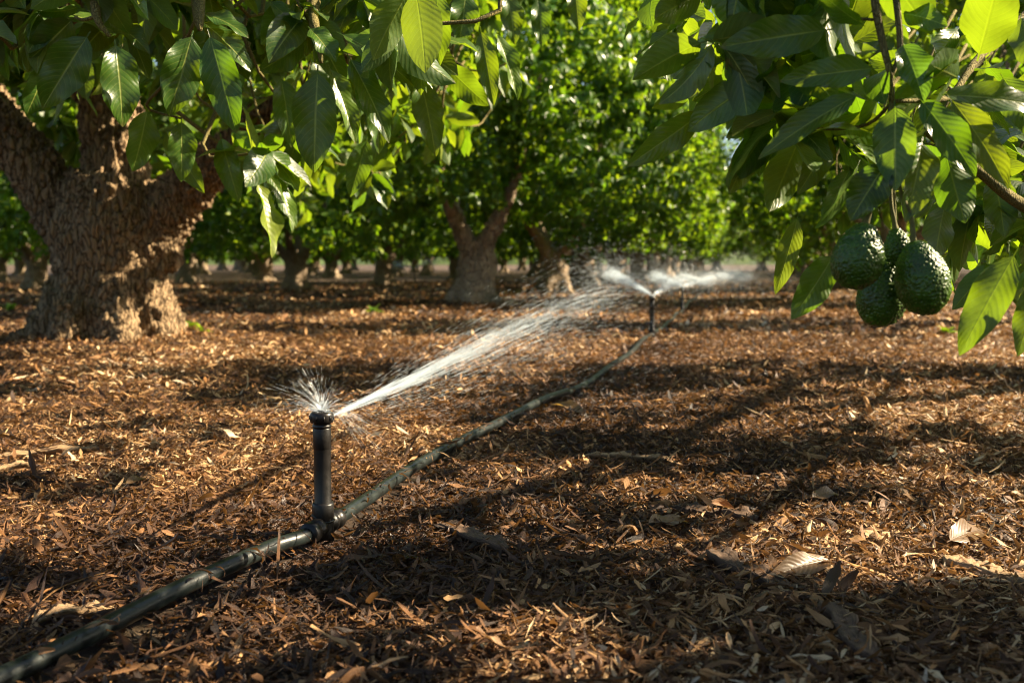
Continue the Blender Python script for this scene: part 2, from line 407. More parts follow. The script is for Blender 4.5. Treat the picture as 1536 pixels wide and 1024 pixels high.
cd.dof.use_dof = True; cd.dof.focus_distance = 2.0; cd.dof.aperture_fstop = 4.5; cd.dof.aperture_blades = 0
SC.camera = co
SC.view_settings.view_transform = 'Standard'; SC.view_settings.look = 'None'; SC.view_settings.exposure = 0; SC.view_settings.gamma = 1
SC.render.engine = 'CYCLES'
cy = SC.cycles
cy.max_bounces = 7; cy.diffuse_bounces = 3; cy.glossy_bounces = 2; cy.transmission_bounces = 5; cy.transparent_max_bounces = 24
cy.filter_width = 1.05; cy.film_exposure = 4.0; cy.use_denoising = True; cy.caustics_reflective = False; cy.caustics_refractive = False; cy.sample_clamp_indirect = 6
cy.use_adaptive_sampling = True; cy.adaptive_threshold = .015

# ------------------------------------------------------------------ where light reaches the ground
LIT = [(1.72, 2.85), (3.35, 4.4), (5.6, 7.4), (9.4, 12.2), (13.6, 15.6), (17, 19.2), (20.6, 23), (24.6, 27), (29, 31)]
def lit_at(P):
    """P (n,3): does the ray from the sun through P come down in a sunny strip of the ground or on the old trunk"""
    g = P - SUN * (P[:, 2:3] / SUN[2])
    x, y = g[:, 0], g[:, 1]
    y2 = y + .10 * np.sin(2.1 * x) + .12 * x * (x > 0)
    m = np.zeros(len(P), bool)
    for a, b in LIT:
        m |= (y2 > a) & (y2 < b)
    m |= (x < -.2) & (x > -4) & (y > 1.7) & (y < 4.4)
    m &= (x > -18) & (x < 12)
    k = (P[:, 0] + 2.35) / SUN[0]
    t = P - SUN * k[:, None]
    m |= (np.abs(t[:, 1] - 6.45) < .75) & (t[:, 2] < .95) & (k > 0)
    return m | lit_points(P)
def lit_points(P):
    m = np.zeros(len(P), bool)
    for T, rad in LIT_POINTS:
        d = P - T; al = d @ SUN
        m |= (np.linalg.norm(d - al[:, None] * SUN, axis=1) < rad) & (al > .15)
    return m

LIT_POINTS = [(at(a, b, c), .22) for a, b, c in ((500, 622, 2.0), (560, 595, 2.3), (620, 565, 2.6), (680, 535, 3.0), (740, 505, 3.4), (800, 478, 3.8), (850, 458, 4.2), (900, 438, 4.7), (950, 426, 5.3), (485, 700, 2.0))]
LIT_POINTS += [(at(1312, 412, 1.4), .10), (at(1396, 430, 1.4), .10), (at(1330, 470, 1.44), .08), (at(1380, 260, 1.42), .07), (at(1350, 90, 1.42), .07)]
LIT_POINTS += [(at(a, b, c), .30) for a, b, c in ((560, 190, 3.4), (620, 120, 3.6), (680, 170, 4.0), (720, 90, 4.2), (760, 160, 4.6), (640, 230, 4.0), (800, 80, 5.0), (420, 320, 3.1), (560, 80, 2.6), (780, 100, 2.9), (700, 40, 5.2))]
LIT_POINTS += [(at(a, b, c), .16) for a, b, c in ((1160, 250, 1.7), (1220, 430, 1.55), (1480, 30, 1.55), (1440, 190, 1.43), (1250, 120, 1.45), (1490, 440, 1.45), (1080, 80, 1.66))]
LIT_POINTS += [(at(a, b, c), .9) for a, b, c in ((860, 250, 12), (860, 120, 12.5), (930, 200, 17), (20, 330, 16), (30, 390, 15), (330, 340, 19), (400, 385, 20), (570, 380, 24), (1000, 260, 21), (1060, 300, 26))]
LIT_POINTS += [(at(a, b, c), .20) for a, b, c in ((405, 320, 3.1), (440, 300, 3.15), (190, 130, 2.36), (590, 170, 2.55))]
LIT_POINTS += [(at(a, b, c), .09) for a, b, c in ((345, 150, 2.36), (275, 220, 2.7), (100, 105, 2.38), (270, 120, 2.36), (580, 160, 2.5), (530, 170, 2.6))]
LIT_POINTS += [(at(976, 440, 7.5), .5), (at(940, 415, 7.6), .5), (at(1022, 425, 11.9), .6), (at(1060, 410, 15), .8)]
# ------------------------------------------------------------------ ground and mulch
def axis(lo, hi, near_lo, near_hi, step):
    a = np.arange(near_lo, near_hi, step)
    l = near_lo - np.geomspace(step, near_lo - lo, 30)[::-1]; r = near_hi + np.geomspace(step, hi - near_hi, 30)
    return np.concatenate([l, a, r])
gx, gy = axis(-700, 700, -9, 9, .1), axis(-60, 1200, -1, 22, .1)
X, Y = np.meshgrid(gx, gy, indexing='ij')
Z = ground_h(X, Y) * np.exp(-np.maximum(0, np.hypot(X, Y) - 22) / 8) - .012
n1, n2 = X.shape
i, j = np.meshgrid(np.arange(n1 - 1), np.arange(n2 - 1), indexing='ij')
Q = np.stack([i * n2 + j, (i + 1) * n2 + j, (i + 1) * n2 + j + 1, i * n2 + j + 1], -1).reshape(-1, 4)
tag(link('ground', make_mesh('ground', np.stack([X, Y, Z], -1), Q), M_GROUND), kind='structure')

hx = np.linspace(-900, 900, 160); ht = 16 + 7 * np.sin(hx * .011) + 4 * np.sin(hx * .037 + 1) + 2 * np.sin(hx * .11)
hy = np.array([(0, 0), (12, .55), (40, .9), (110, 1.0), (220, .4), (300, -.05)])
V = np.array([[(x, 380 + a, b * h - .5 * (b == 0)) for a, b in hy] for x, h in zip(hx, ht)])
i, j = np.meshgrid(np.arange(159), np.arange(5), indexing='ij')
Q = np.stack([i * 6 + j, (i + 1) * 6 + j, (i + 1) * 6 + j + 1, i * 6 + j + 1], -1).reshape(-1, 4)
mh, nth = new_mat('wooded_hill'); tch = nd(nth, 'ShaderNodeTexCoord'); pb = nd(nth, 'ShaderNodeBsdfPrincipled')
nth.links.new(ramp(nth, noise_tex(nth, tch.outputs['Object'], .25, 8, .7), [(.3, (.02, .045, .012)), (.7, (.10, .15, .03))]), pb.inputs['Base Color']); pb.inputs['Roughness'].default_value = .9; out(nth, pb.outputs[0])
tag(link('hills', make_mesh('hills', V, Q), mh), kind='structure')
PIPE_PX = [(-120, 1085), (30, 1003), (250, 888), (400, 823), (485, 790), (620, 704), (700, 657), (800, 611), (900, 556), (977, 506), (1023, 466), (1049, 442)]
PIPE_P = [on_ground(a, b, .03) for a, b in PIPE_PX]
e = PIPE_P[-1] - PIPE_P[-3]; e = e / np.linalg.norm(e)
for k in range(1, 6):
    PIPE_P.append(PIPE_P[-1] + np.array([ROW[0], ROW[1], 0]) * 6)
PIPE_R = .0145
PIPE = smooth_path(PIPE_P, 420)
PIPE[:, 2] = ground_h(PIPE[:, 0], PIPE[:, 1]) + .016 + PIPE_R + .012 * np.clip((PIPE[:, 1] - 5) / 4, 0, 1)

def chips(rng, N, d0, d1, power, Lr, Wr, nu, nv, zmax, leafy, name):
    """N shreds between depth d0 and d1"""
    y = d0 + (d1 - d0) * rng.uniform(0, 1, N) ** power
    x = rng.uniform(-1, 1, N) * (y * .56 + .25)
    L = np.exp(rng.uniform(np.log(Lr[0]), np.log(Lr[1]), N)); W = L * rng.uniform(Wr[0], Wr[1], N)
    lf = rng.uniform(size=N) < leafy
    W = np.where(lf, L * rng.uniform(.14, .24, N), W)
    z = ground_h(x, y) + rng.uniform(-.004, zmax, N) * rng.uniform(.3, 1, N)
    base = np.stack([x, y, z], -1)
    # keep the hose and riser clear; a few shreds lie over the hose
    tr = PIPE[::2]
    near = np.full(N, 9.0)
    for k in range(0, N, 40000):
        dd = ((base[k:k + 40000, None, :2] - tr[None, :, :2]) ** 2).sum(-1); near[k:k + 40000] = np.sqrt(dd.min(1))
    yaw = rng.uniform(0, 6.283, N); pit = rng.normal(.16, .17, N)
    d = np.stack([np.cos(yaw) * np.cos(pit), np.sin(yaw) * np.cos(pit), np.sin(pit)], -1)
    on = near < .03 + .010 * np.clip(y - 5, 0, 5)
    over = on & (rng.uniform(size=N) < .045)
    base[over, 2] = ground_h(x[over], y[over]) + .018 + 2 * PIPE_R
    d[over, 2] *= .2
    close = (~on) & (near < .075)
    mid = base + d * (L * .5)[:, None]
    ok = ~on | over
    ok &= ~(close & (rng.uniform(size=N) < .35))
    rise = np.hypot(mid[:, 0] - SPR[0], mid[:, 1] - SPR[1]); ok &= rise > .058
    tk = np.hypot(x + 2.67, y - 6.57); ok &= tk > .40
    base[:, 2] -= np.minimum(d[:, 2], 0) * L * .6
    nr = UP[None] + rng.normal(size=(N, 3)) * .42
    t = np.linspace(0, 1, nu)
    wp = np.sin(np.pi * np.clip(t * .92 + .04, 0, 1)) ** .55
    a = dict(base=base, d=d, nr=nr, L=L, W=W * .5, droop=np.where(rng.uniform(size=N) < .7, rng.uniform(.3, 2.6, N), rng.uniform(-.8, 0, N)), fold=rng.uniform(-.9, 1.0, N), wave=rng.uniform(.1, .8, N))
    a = {k: v[ok] for k, v in a.items()}
    n = ok.sum()
    tint = rng.uniform(0, 1, (n, 3))
    # patches of darker, older and paler, fresher mulch
    bx, by = a['base'][:, 0], a['base'][:, 1]
    patch = .09 * np.sin(2.3 * bx + 1.1 * by) + .09 * np.sin(1.3 * by - 2.9 * bx + 2) + .06 * np.sin(6.1 * bx + 5.2 * by)
    tint[:, 0] = np.clip(rng.beta(1.15, 1.9, n) + patch, 0, 1)
    jt = np.stack([np.interp(by, JET_Y, JET_X), by], -1)
    wet = np.exp(-((bx - SPR[0]) ** 2 + (by - SPR[1]) ** 2) / .26) + .8 * np.exp(-((bx - jt[:, 0]) ** 2) / .12) * (by > 3.2) * (by < 6.5)
    wet = np.clip(wet * 1.1, 0, 1)
    tint[:, 0] *= 1 - .62 * wet; tint[:, 1] *= 1 - .95 * wet
    return sheets(nu=nu, nv=nv, prof=(t, wp), rng=rng, tint=tint, waven=1.2, jag=.38, **a)

SPR = on_ground(485, 790, .03)
JET_Y, JET_X = [2.0, 3.0, 4.5, 5.4, 6.5], [-.36, -.14, .34, .68, 1.0]
def stack(parts):
    V, Q, U, C, k = [], [], [], [], 0
    for v, q, u, c in parts:
        V.append(v); Q.append(q + k); U.append(u); C.append(c); k += len(v)
    return np.concatenate(V), np.concatenate(Q), np.concatenate(U), np.concatenate(C)
rng = np.random.default_rng(3)
parts = [chips(rng, 60000, 1.0, 4.2, .75, (.02, .055), (.035, .09), 5, 2, .030, 0, 'f'),
         chips(rng, 150000, 1.0, 3.4, .75, (.010, .052), (.08, .30), 5, 3, .028, .05, 'a'),
         chips(rng, 900, 1.0, 5.0, .75, (.06, .17), (.03, .06), 7, 2, .036, 0, 's'),
         chips(rng, 70, 1.1, 5.0, .75, (.09, .15), (.3, .42), 9, 5, .040, 1.0, 'w'),
         chips(rng, 1700, 1.0, 3.6, .75, (.045, .085), (.10, .24), 7, 3, .034, .25, 'a'),
         chips(rng, 105000, 3.2, 7.5, .8, (.018, .070), (.10, .30), 4, 3, .030, .12, 'b'),
         chips(rng, 55000, 7.2, 15, .8, (.04, .11), (.15, .4), 4, 2, .035, .4, 'c'),
         chips(rng, 30000, 14, 30, .8, (.06, .16), (.2, .45), 3, 2, .04, .4, 'c')]
V, Q, U, C = stack(parts)
tag(link('mulch', make_mesh('mulch', V, Q, U, C), M_CHIP), kind='stuff')

# ------------------------------------------------------------------ larger litter lying on the mulch
def bark_strip(px0, py0, px1, py1, wd, thick, mat, name, label, cat, curl=.02, seed=0):
    rg = np.random.default_rng(seed + 50)
    a, b = on_ground(px0, py0), on_ground(px1, py1)
    n, mseg = 40, 12
    t = np.linspace(0, 1, n); ax = b - a; Ln = np.linalg.norm(ax); axn = ax / Ln; sd = np.array([-axn[1], axn[0], 0])
    V = []
    ph = rg.uniform(0, 6, 4)
    for tt in t:
        c = a + ax * tt + sd * wd * (.35 * math.sin(3 * tt + ph[0]) + .12 * math.sin(9 * tt + ph[1]))
        wloc = wd * (min(1, tt / .12 + .15) ** .6) * (min(1, (1 - tt) / .18 + .1) ** .7) * (1 + .14 * math.sin(17 * tt + ph[2]) + .10 * rg.uniform(-1, 1))
        z0 = float(ground_h(c[0], c[1])) + .012 + curl * math.sin(2.6 * tt + ph[3]) * .4
        for k in range(mseg):
            an = 6.283 * k / mseg
            o = math.cos(an) * wloc * .5; h = math.sin(an) * thick * .5 * (1 + .25 * rg.uniform(-1, 1)) + curl * (o / (wd * .5)) ** 2 * .5
            V.append(c + sd * o + UP * (z0 + h))
    i, j = np.meshgrid(np.arange(n - 1), np.arange(mseg), indexing='ij'); j2 = (j + 1) % mseg
    Q = np.stack([i * mseg + j, i * mseg + j2, (i + 1) * mseg + j2, (i + 1) * mseg + j], -1).reshape(-1, 4)
    uv = np.stack([np.repeat(t * Ln * 8, mseg), np.tile(np.arange(mseg) / mseg, n)], -1)
    me = make_mesh(name, np.array(V), Q, uv)
    return tag(link(name, me, mat), label, cat, 'large pieces of bark and wood on the mulch')

bark_strip(878, 688, 1024, 699, .032, .009, M_WOOD_L, 'bark_strip', 'straight pale splinter lying alone on mulch beyond the dark bark pieces', 'bark strip', seed=1)
bark_strip(-30, 700, 148, 688, .050, .010, M_WOOD_L, 'bark_strip', 'long pale wood strip on the sunny mulch, longest of those beyond the riser', 'bark strip', seed=2)
bark_strip(-20, 722, 52, 711, .030, .009, M_WOOD_L, 'bark_strip', 'short pale chip close in front of the long pale strip', 'bark strip', seed=3)
bark_strip(-30, 806, 84, 803, .030, .010, M_WOOD_L, 'bark_strip', 'pale pointed splinter at the picture edge, level with the black riser foot', 'bark strip', seed=4)
bark_strip(48, 944, 176, 917, .030, .010, M_WOOD_L, 'bark_strip', 'shaded tan splinter beside the nearest stretch of hose', 'bark strip', seed=5)
bark_strip(960, 735, 1130, 782, .050, .020, M_WOOD_D, 'bark_piece', 'dark ridged bark piece just past the middle of the mulch', 'bark piece', curl=.03, seed=6)
bark_strip(1072, 850, 1215, 915, .042, .022, M_WOOD_D, 'bark_piece', 'dark curved bark piece touching the big dry leaf', 'bark piece', curl=.03, seed=7)
bark_strip(1225, 940, 1330, 1030, .034, .020, M_WOOD_D, 'bark_piece', 'dark bark stick nearest the camera at the bottom edge', 'bark piece', curl=.02, seed=8)
bark_strip(1420, 848, 1580, 885, .042, .024, M_WOOD_L, 'bark_strip', 'thick brown wood strip running out of the picture opposite the hose', 'bark strip', seed=9)
bark_strip(650, 798, 770, 838, .040, .016, M_WOOD_D, 'bark_piece', 'dark bark piece nearest the riser on the open side of the hose', 'bark piece', seed=10)

def dry_leaf(px0, py0, px1, py1, wr, label, seed, tint=.9, roll=.4):
    rg = np.random.default_rng(seed + 90)
    a, b = on_ground(px0, py0), on_ground(px1, py1)
    a[2] = float(ground_h(a[0], a[1])) + .030; b[2] = float(ground_h(b[0], b[1])) + .036
    d = b - a; L = np.linalg.norm(d)
    nr = nrmz(np.array([[roll * .2, -roll * .75, 1.0]]))
    v, q, u, c = sheets(np.array([a]), d[None], nr, np.array([L]), np.array([L * wr * .66]), np.array([.35]), np.array([.32]), np.array([.28]), 18, 7, leaf_profile(18, .08), rg, np.array([[tint, .6, .5]]), 1.6, jag=.05)
    tag(link('dry_leaf', make_mesh('dry_leaf', v, q, u, c), M_DRY), label, 'dry leaf', 'large dry leaves on the mulch')
dry_leaf(1250, 858, 1160, 888, .20, 'largest pale dry leaf, resting against the dark curved bark', 1, .93, .9)
dry_leaf(1420, 826, 1490, 795, .19, 'pale dry leaf tilted up, nearest the thick brown wood strip', 2, .95, .9)
dry_leaf(968, 800, 1038, 783, .22, 'pale dry leaf in the sun below the ridged bark piece', 3, .9, .5)
dry_leaf(1215, 752, 1262, 742, .26, 'dry leaf farther off than the largest pale dry leaf', 4, .93, .6)
dry_leaf(186, 742, 236, 728, .22, 'pale curled dry leaf before the long pale strip', 5, .93, .6)
dry_leaf(822, 622, 888, 632, .20, 'grey dry leaf close beside the middle stretch of hose', 6, 1.0, .5)
dry_leaf(1100, 800, 1140, 792, .24, 'small dry leaf between the two curved dark bark pieces', 7, .88, .5)

# ------------------------------------------------------------------ hose
g = Geo(); g.tube(PIPE, PIPE_R, 18)
hose = tag(g.build('irrigation_hose', M_HOSE), 'dark grey-green irrigation hose running along the mulch past the sprinklers', 'hose')

# ------------------------------------------------------------------ sprinklers
def sprinkler(loc, dirxy, label, h=.252, r=.0165, detail=True):
    root = tag(empty('sprinkler', (loc[0], loc[1], 0), math.atan2(dirxy[1], dirxy[0])), label, 'sprinkler', 'black risers along the hose')
    z0 = float(ground_h(loc[0], loc[1])) + .010
    sides = 28 if detail else 12
    g = Geo(); k = r / .0165
    # riser pipe with socket steps
    g.lathe([(0, .045), (.0182 * k, .045), (.0182 * k, .05), (.0170 * k, .052), (.0170 * k, h * .70), (.0172 * k, h * .705), (.0178 * k, h * .71), (.0178 * k, h * .86), (.0172 * k, h * .865), (.0150 * k, h * .872), (0, h * .872)], (0, 0, z0), sides=sides)
    g.build('riser', M_BLACK, root)
    g = Geo()
    g.lathe([(0, h * .86), (.0158 * k, h * .86), (.0185 * k, h * .872), (.0188 * k, h * .885), (.0170 * k, h * .892), (.0170 * k, h * .90), (.0215 * k, h * .908), (.0232 * k, h * .925), (.0232 * k, h * .965), (.0216 * k, h * .985), (.0175 * k, h * .995), (.0165 * k, h * .985), (.0085 * k, h * .985), (.0080 * k, h * 1.0), (0, h * 1.0)], (0, 0, z0), sides=sides)
    hd = g.build('sprinkler_head', M_BLACK, root)
    if detail:
        g = Geo()
        for q in range(10):
            a = q * .6283
            g.tube([np.array([math.cos(a) * .0228, math.sin(a) * .0228, z0 + h * .93]), np.array([math.cos(a) * .0228, math.sin(a) * .0228, z0 + h * .962])], .0022, 6)
        g.build('grip_ribs', M_BLACK, hd)
        g = Geo(); g.lathe([(.0, -.004), (.0065, -.004), (.0065, .006), (.0045, .008), (0, .0078)], (.020, 0, z0 + h * .955), (1, 0, .25), 12); g.build('nozzle', M_BLACK, hd)
    # tee
    g = Geo()
    g.lathe([(0, -.022), (.0195 * k, -.022), (.0215 * k, -.018), (.0215 * k, .0), (.0205 * k, .012), (.0205 * k, .030), (.0215 * k, .034), (.0215 * k, .058), (.0195 * k, .062), (0, .062)], (0, 0, z0 + .008), sides=sides)
    hz = PIPE_R + .008
    for s in (-1, 1):
        g.lathe([(0, 0), (.0180, 0), (.0180, .020), (.0205, .022), (.0205, .034), (.0180, .036), (.0180, .042), (.0212, .044), (.0212, .062), (.0195, .066), (0, .066)], (0, 0, z0 + hz), (s, 0, 0), 20)
    tee = g.build('tee_fitting', M_BLACK, root)
    if detail:
        g = Geo()
        a = np.linspace(.3, 2 * np.pi + .3, 40)
        g.tube(np.stack([np.cos(a) * .0222, np.sin(a) * .0222, z0 + .040 + .007 * np.sin(a * 1.0) + .002 * np.sin(3 * a)], -1), .0017, 6); g.build('clamp_wire', M_HOSE, tee)
    return root, z0 + h

row2 = np.array([.40, .92])
s1, top1 = sprinkler(SPR, PIPE[int(np.argmin(((PIPE[:, :2] - SPR[:2]) ** 2).sum(1))) + 4][:2] - PIPE[int(np.argmin(((PIPE[:, :2] - SPR[:2]) ** 2).sum(1))) - 4][:2],
    'large black sprinkler riser in sharp focus throwing the long water jet')
sp_far = []
for (px, py, hh, lab) in ((976, 505, .30, 'second sprinkler on the hose, tallest of the distant risers'), (1022, 466, .29, 'third sprinkler on the hose, between the second riser and the far plume'),
                          (1049, 441, .27, 'fourth sprinkler on the hose throwing the far bright plume'), (1064, 427, .27, 'farthest sprinkler riser on the hose, small in the haze')):
    P = on_ground(px, py, .03)
    k = int(np.argmin(((PIPE[:, :2] - P[:2]) ** 2).sum(1))); P = PIPE[k] if k < len(PIPE) - 2 else P
    sp_far.append((P, sprinkler(P, ROW, lab, hh, .0165, False)[1]))
Pl = on_ground(622, 424)
sp_far.append((Pl, sprinkler(Pl, ROW, 'distant sprinkler standing between the trunks of the next row', .40, .02, False)[1]))

# ------------------------------------------------------------------ water
def streaks(A, B, rad, sag=None, nseg=2, taper=True):
    """thin threads from A to B: (n,3) each; sides=3"""
    N = len(A); t = np.linspace(0, 1, nseg + 1)
    P = A[:, None] + (B - A)[:, None] * t[None, :, None]
    if sag is not None:
        P[:, :, 2] -= sag[:, None] * (t * t)[None]
    d = nrmz(B - A); u = nrmz(np.cross(d, np.array([.3, .2, 1.0]))); w_ = np.cross(d, u)
    ang = np.array([0, 2.094, 4.189]); ring = np.cos(ang)[None, :, None] * u[:, None] + np.sin(ang)[None, :, None] * w_[:, None]
    tp = np.ones_like(t); tp[0] = .25; tp[-1] = .15
    V = P[:, :, None] + ring[:, None] * (rad[:, None] * tp[None])[:, :, None, None]
    n = nseg + 1
    i, j = np.meshgrid(np.arange(n - 1), np.arange(3), indexing='ij'); j2 = (j + 1) % 3
    q = np.stack([i * 3 + j, i * 3 + j2, (i + 1) * 3 + j2, (i + 1) * 3 + j], -1).reshape(-1, 4)
    Q = (q[None] + (np.arange(N) * n * 3)[:, None, None]).reshape(-1, 4)
    return V.reshape(-1, 3), Q
def water_obj(name, parts, mat, parent):
    V, Q, k = [], [], 0
    for v, q in parts:
        V.append(v); Q.append(q + k); k += len(v)
    return link(name, make_mesh(name, np.concatenate(V), np.concatenate(Q)), mat, parent)

rng = np.random.default_rng(11)
jet_root = tag(empty('water_spray', (SPR[0], SPR[1], 0)), 'long white jet of water thrown across the hose row by the nearest sprinkler', 'water spray', 'water thrown by the sprinklers')
off = np.array([SPR[0], SPR[1], 0])
J = smooth_path([at(497, 624, 2.0), at(600, 577, 2.45), at(700, 528, 3.05), at(800, 478, 3.8), at(880, 445, 4.5), at(935, 430, 5.2)], 200)
Jt = nrmz(np.gradient(J, axis=0)); Js = nrmz(np.cross(Jt, UP)); Ju = np.cross(Js, Jt)
def jet_batch(n, s0, s1, ln, sp0, sp1, rad, drop=0.0, bias=1.0):
    s = s0 + (s1 - s0) * rng.uniform(0, 1, n) ** bias; l = rng.uniform(*ln, n)
    a = np.clip((s * 199).astype(int), 0, 199); b = np.clip(((s + l) * 199).astype(int), 0, 199); b = np.maximum(b, np.minimum(a + 1, 199)); a = np.minimum(a, b - 1)
    k1 = rng.normal(size=n); k2 = rng.normal(size=n)
    def off_(ix):
        ss = ix / 199.; sp = sp0 + (sp1 - sp0) * ss
        return J[ix] + Js[ix] * (k1 * sp)[:, None] + Ju[ix] * (k2 * sp - drop * np.abs(k1) * ss)[:, None]
    return streaks(off_(a), off_(b), rng.uniform(*rad, n))
core = [jet_batch(340, 0, .45, (.05, .14), .0012, .026, (.0004, .0010), bias=1.2), jet_batch(110, 0, .09, (.04, .10), .0010, .014, (.0006, .0013)),
        jet_batch(620, .10, 1.0, (.03, .10), .002, .034, (.00035, .0009), .02, .95), jet_batch(700, .35, 1.0, (.02, .07), .004, .070, (.00035, .0009), .05)]
link_core = water_obj('jet_stream', [(v - off, q) for v, q in core], M_WATER, jet_root)
mist = [jet_batch(3000, .12, 1.0, (.008, .026), .008, .14, (.00016, .00045), .10), jet_batch(2600, .55, 1.0, (.01, .03), .02, .22, (.0002, .00055), .18)]
water_obj('spray_mist', [(v - off, q) for v, q in mist], M_MIST, jet_root)
# splash burst over the head
def burst(c, n, elev, azr, v, tmax, rad, seg=.03):
    az = rng.uniform(*azr, n); el = rng.uniform(*elev, n); sp = rng.uniform(*v, n); t = rng.uniform(.0, 1, n) ** .8 * tmax
    vel = np.stack([np.cos(az) * np.cos(el), np.sin(az) * np.cos(el), np.sin(el)], -1) * sp[:, None]
    dt = rng.uniform(.3, 1, n) * seg
    def pos(tt): return c + vel * tt[:, None] - UP * (4.9 * tt ** 2)[:, None]
    a, b = pos(t), pos(t + dt)
    return streaks(a, b, rng.uniform(*rad, n))
hc = np.array([SPR[0], SPR[1], top1 - .004])
sb = [burst(hc, 520, (.3, 1.45), (1.6, 4.4), (.4, 1.7), .08, (.00012, .00030), .03), burst(hc, 200, (.2, 1.3), (-1.0, 1.6), (.4, 1.4), .07, (.00012, .00030), .03),
      burst(hc + np.array([.02, 0, 0]), 220, (-.4, .7), (-.9, 1.0), (.5, 1.5), .07, (.00012, .0003), .03),
      burst(hc, 200, (.3, 1.4), (0, 6.28), (.4, 1.5), .022, (.0002, .0006), .03)]
water_obj('splash', [(v - off, q) for v, q in sb], M_WATER, jet_root)

def plume(root, c, aim, n, ln, spread, rad, mat, name):
    """fan of fine streaks rising from c towards aim"""
    d = aim - c; Ld = np.linalg.norm(d); dn = d / Ld; sd = nrmz(np.cross(dn, UP)); uu = np.cross(sd, dn)
    s = rng.uniform(0, 1, n) ** .9; k1 = rng.normal(size=n); k2 = rng.normal(size=n)
    def pos(ss): return c + dn * (ss * Ld)[:, None] + sd * (k1 * spread * ss)[:, None] + uu * (k2 * spread * .55 * ss - .10 * Ld * ss ** 2)[:, None]
    v, q = streaks(pos(s), pos(np.minimum(s + rng.uniform(.3, 1, n) * ln, 1.15)), rng.uniform(*rad, n))
    return v, q
plumes = [  # sprinkler index, [(aim px, py, dY)], label
    (0, [(916, 402, .3, 900), (1022, 408, .6, 520)], 'V of white spray over the second sprinkler'),
    (1, [(982, 410, .2, 1000), (1064, 410, .8, 800)], 'low fan of spray over the third sprinkler'),
    (2, [(1018, 412, .2, 700), (1112, 402, 1.5, 2200)], 'bright far plume streaming from the fourth sprinkler'),
    (3, [(1040, 408, .4, 260), (1096, 404, 1.0, 260)], 'faint mist over the farthest sprinkler on the hose'),
    (4, [(560, 386, .2, 300), (655, 384, 1, 220)], 'faint arc of spray between distant trunks of the next row')]
for ix, aims, lab in plumes:
    P, zt = sp_far[ix]
    root = tag(empty('water_spray', (P[0], P[1], 0)), lab, 'water spray', 'water thrown by the sprinklers')
    c = np.array([P[0], P[1], zt]); o = np.array([P[0], P[1], 0]); sc = P[1] / 7.5
    ps, ms = [], []
    for (px, py, dy, n) in aims:
        A = at(px, py, P[1] + dy)
        ps.append(plume(root, c, A, int(n * 2.6), .14, .048 * sc, (.0006 * sc, .0014 * sc), M_WATER, 'jet'))
        ms.append(plume(root, c, c + (A - c) * 1.35, int(n * 3.2), .05, .22 * sc, (.0004 * sc, .0009 * sc), M_MIST, 'mist'))
    water_obj('jet_stream', [(v - o, q) for v, q in ps], M_WATER, root)
    water_obj('spray_mist', [(v - o, q) for v, q in ms], M_MIST, root)

# ------------------------------------------------------------------ trees
def remesh_trunk(name, tubes, voxel, mat, parent, disp=.02, freq=1.0, smooth_it=8):
    g = Geo()
    for P, r in tubes:
        g.tube(P, r, 20)
    tmp = bpy.data.objects.new('tmp', make_mesh('tmp', np.concatenate(g.v), np.concatenate(g.q))); COL.objects.link(tmp)
    md = tmp.modifiers.new('r', 'REMESH'); md.mode = 'VOXEL'; md.voxel_size = voxel
    ms = tmp.modifiers.new('s', 'SMOOTH'); ms.iterations = smooth_it; ms.factor = .6
    dg = bpy.context.evaluated_depsgraph_get(); me = bpy.data.meshes.new_from_object(tmp.evaluated_get(dg)); me.name = name
    bpy.data.objects.remove(tmp)
    n = len(me.vertices); co = np.empty(n * 3, np.float32); me.vertices.foreach_get('co', co); co = co.reshape(-1, 3).astype(float)
    nr = np.empty(n * 3, np.float32); me.vertices.foreach_get('normal', nr); nr = nr.reshape(-1, 3)
    if disp > 0:
        dv = np.empty(n)
        for i in range(n):
            x, y, z = co[i]
            wx = mnoise.noise(Vector((x * 6, y * 6, z * 6))) * .12 + mnoise.noise(Vector((x * 22, y * 22, z * 12))) * .035
            d4 = mnoise.voronoi(Vector(((x + wx) * 15 * freq, (y + wx) * 15 * freq, (z + wx * 2) * 3.4 * freq)))[0]
            e = d4[1] - d4[0]
            dv[i] = min(e * 2.2, 1.0) * .40 + mnoise.fractal(Vector((x * 5, y * 5, z * 3)), 1.0, 2.0, 4) * .8 + abs(mnoise.fractal(Vector((x * 24, y * 24, z * 6)), .9, 2.0, 4)) * 1.6
        co = co + nr * ((dv - .6) * disp)[:, None]
        me.vertices.foreach_set('co', co.astype(np.float32).ravel()); me.update()
    me.polygons.foreach_set('use_smooth', np.ones(len(me.polygons), bool))
    return link(name, me, mat, parent)

def crown_clusters(rng, n, c, rad, zmin, lump=.22, inner=.35, hollow=0.0):
    """whorl centres over a lumpy ellipsoid; c centre, rad (rx,ry,rz)"""
    C, D = [], []
    ph = rng.uniform(0, 6.28, 8)
    while len(C) < n:
        u = nrmz(rng.normal(size=3))
        th = math.atan2(u[1], u[0])
        k = 1 + lump * (math.sin(3 * th + ph[0]) * .5 + math.sin(5 * th + 4 * u[2] + ph[1]) * .4 + math.sin(6 * u[2] + 2 * th + ph[2]) * .5)
        r = k * (1 - inner * rng.uniform() ** 2.2)
        p = u * r * np.array(rad)
        if p[2] + c[2] < zmin + .25 * math.sin(4 * th + ph[3]) + .35 * rng.uniform(): continue
        if hollow and abs(p[0]) < .36 * rad[0] and p[2] + c[2] < hollow: continue
        C.append(p + np.array(c)); D.append(u + np.array([0, 0, .25]))
    return np.array(C), np.array(D)

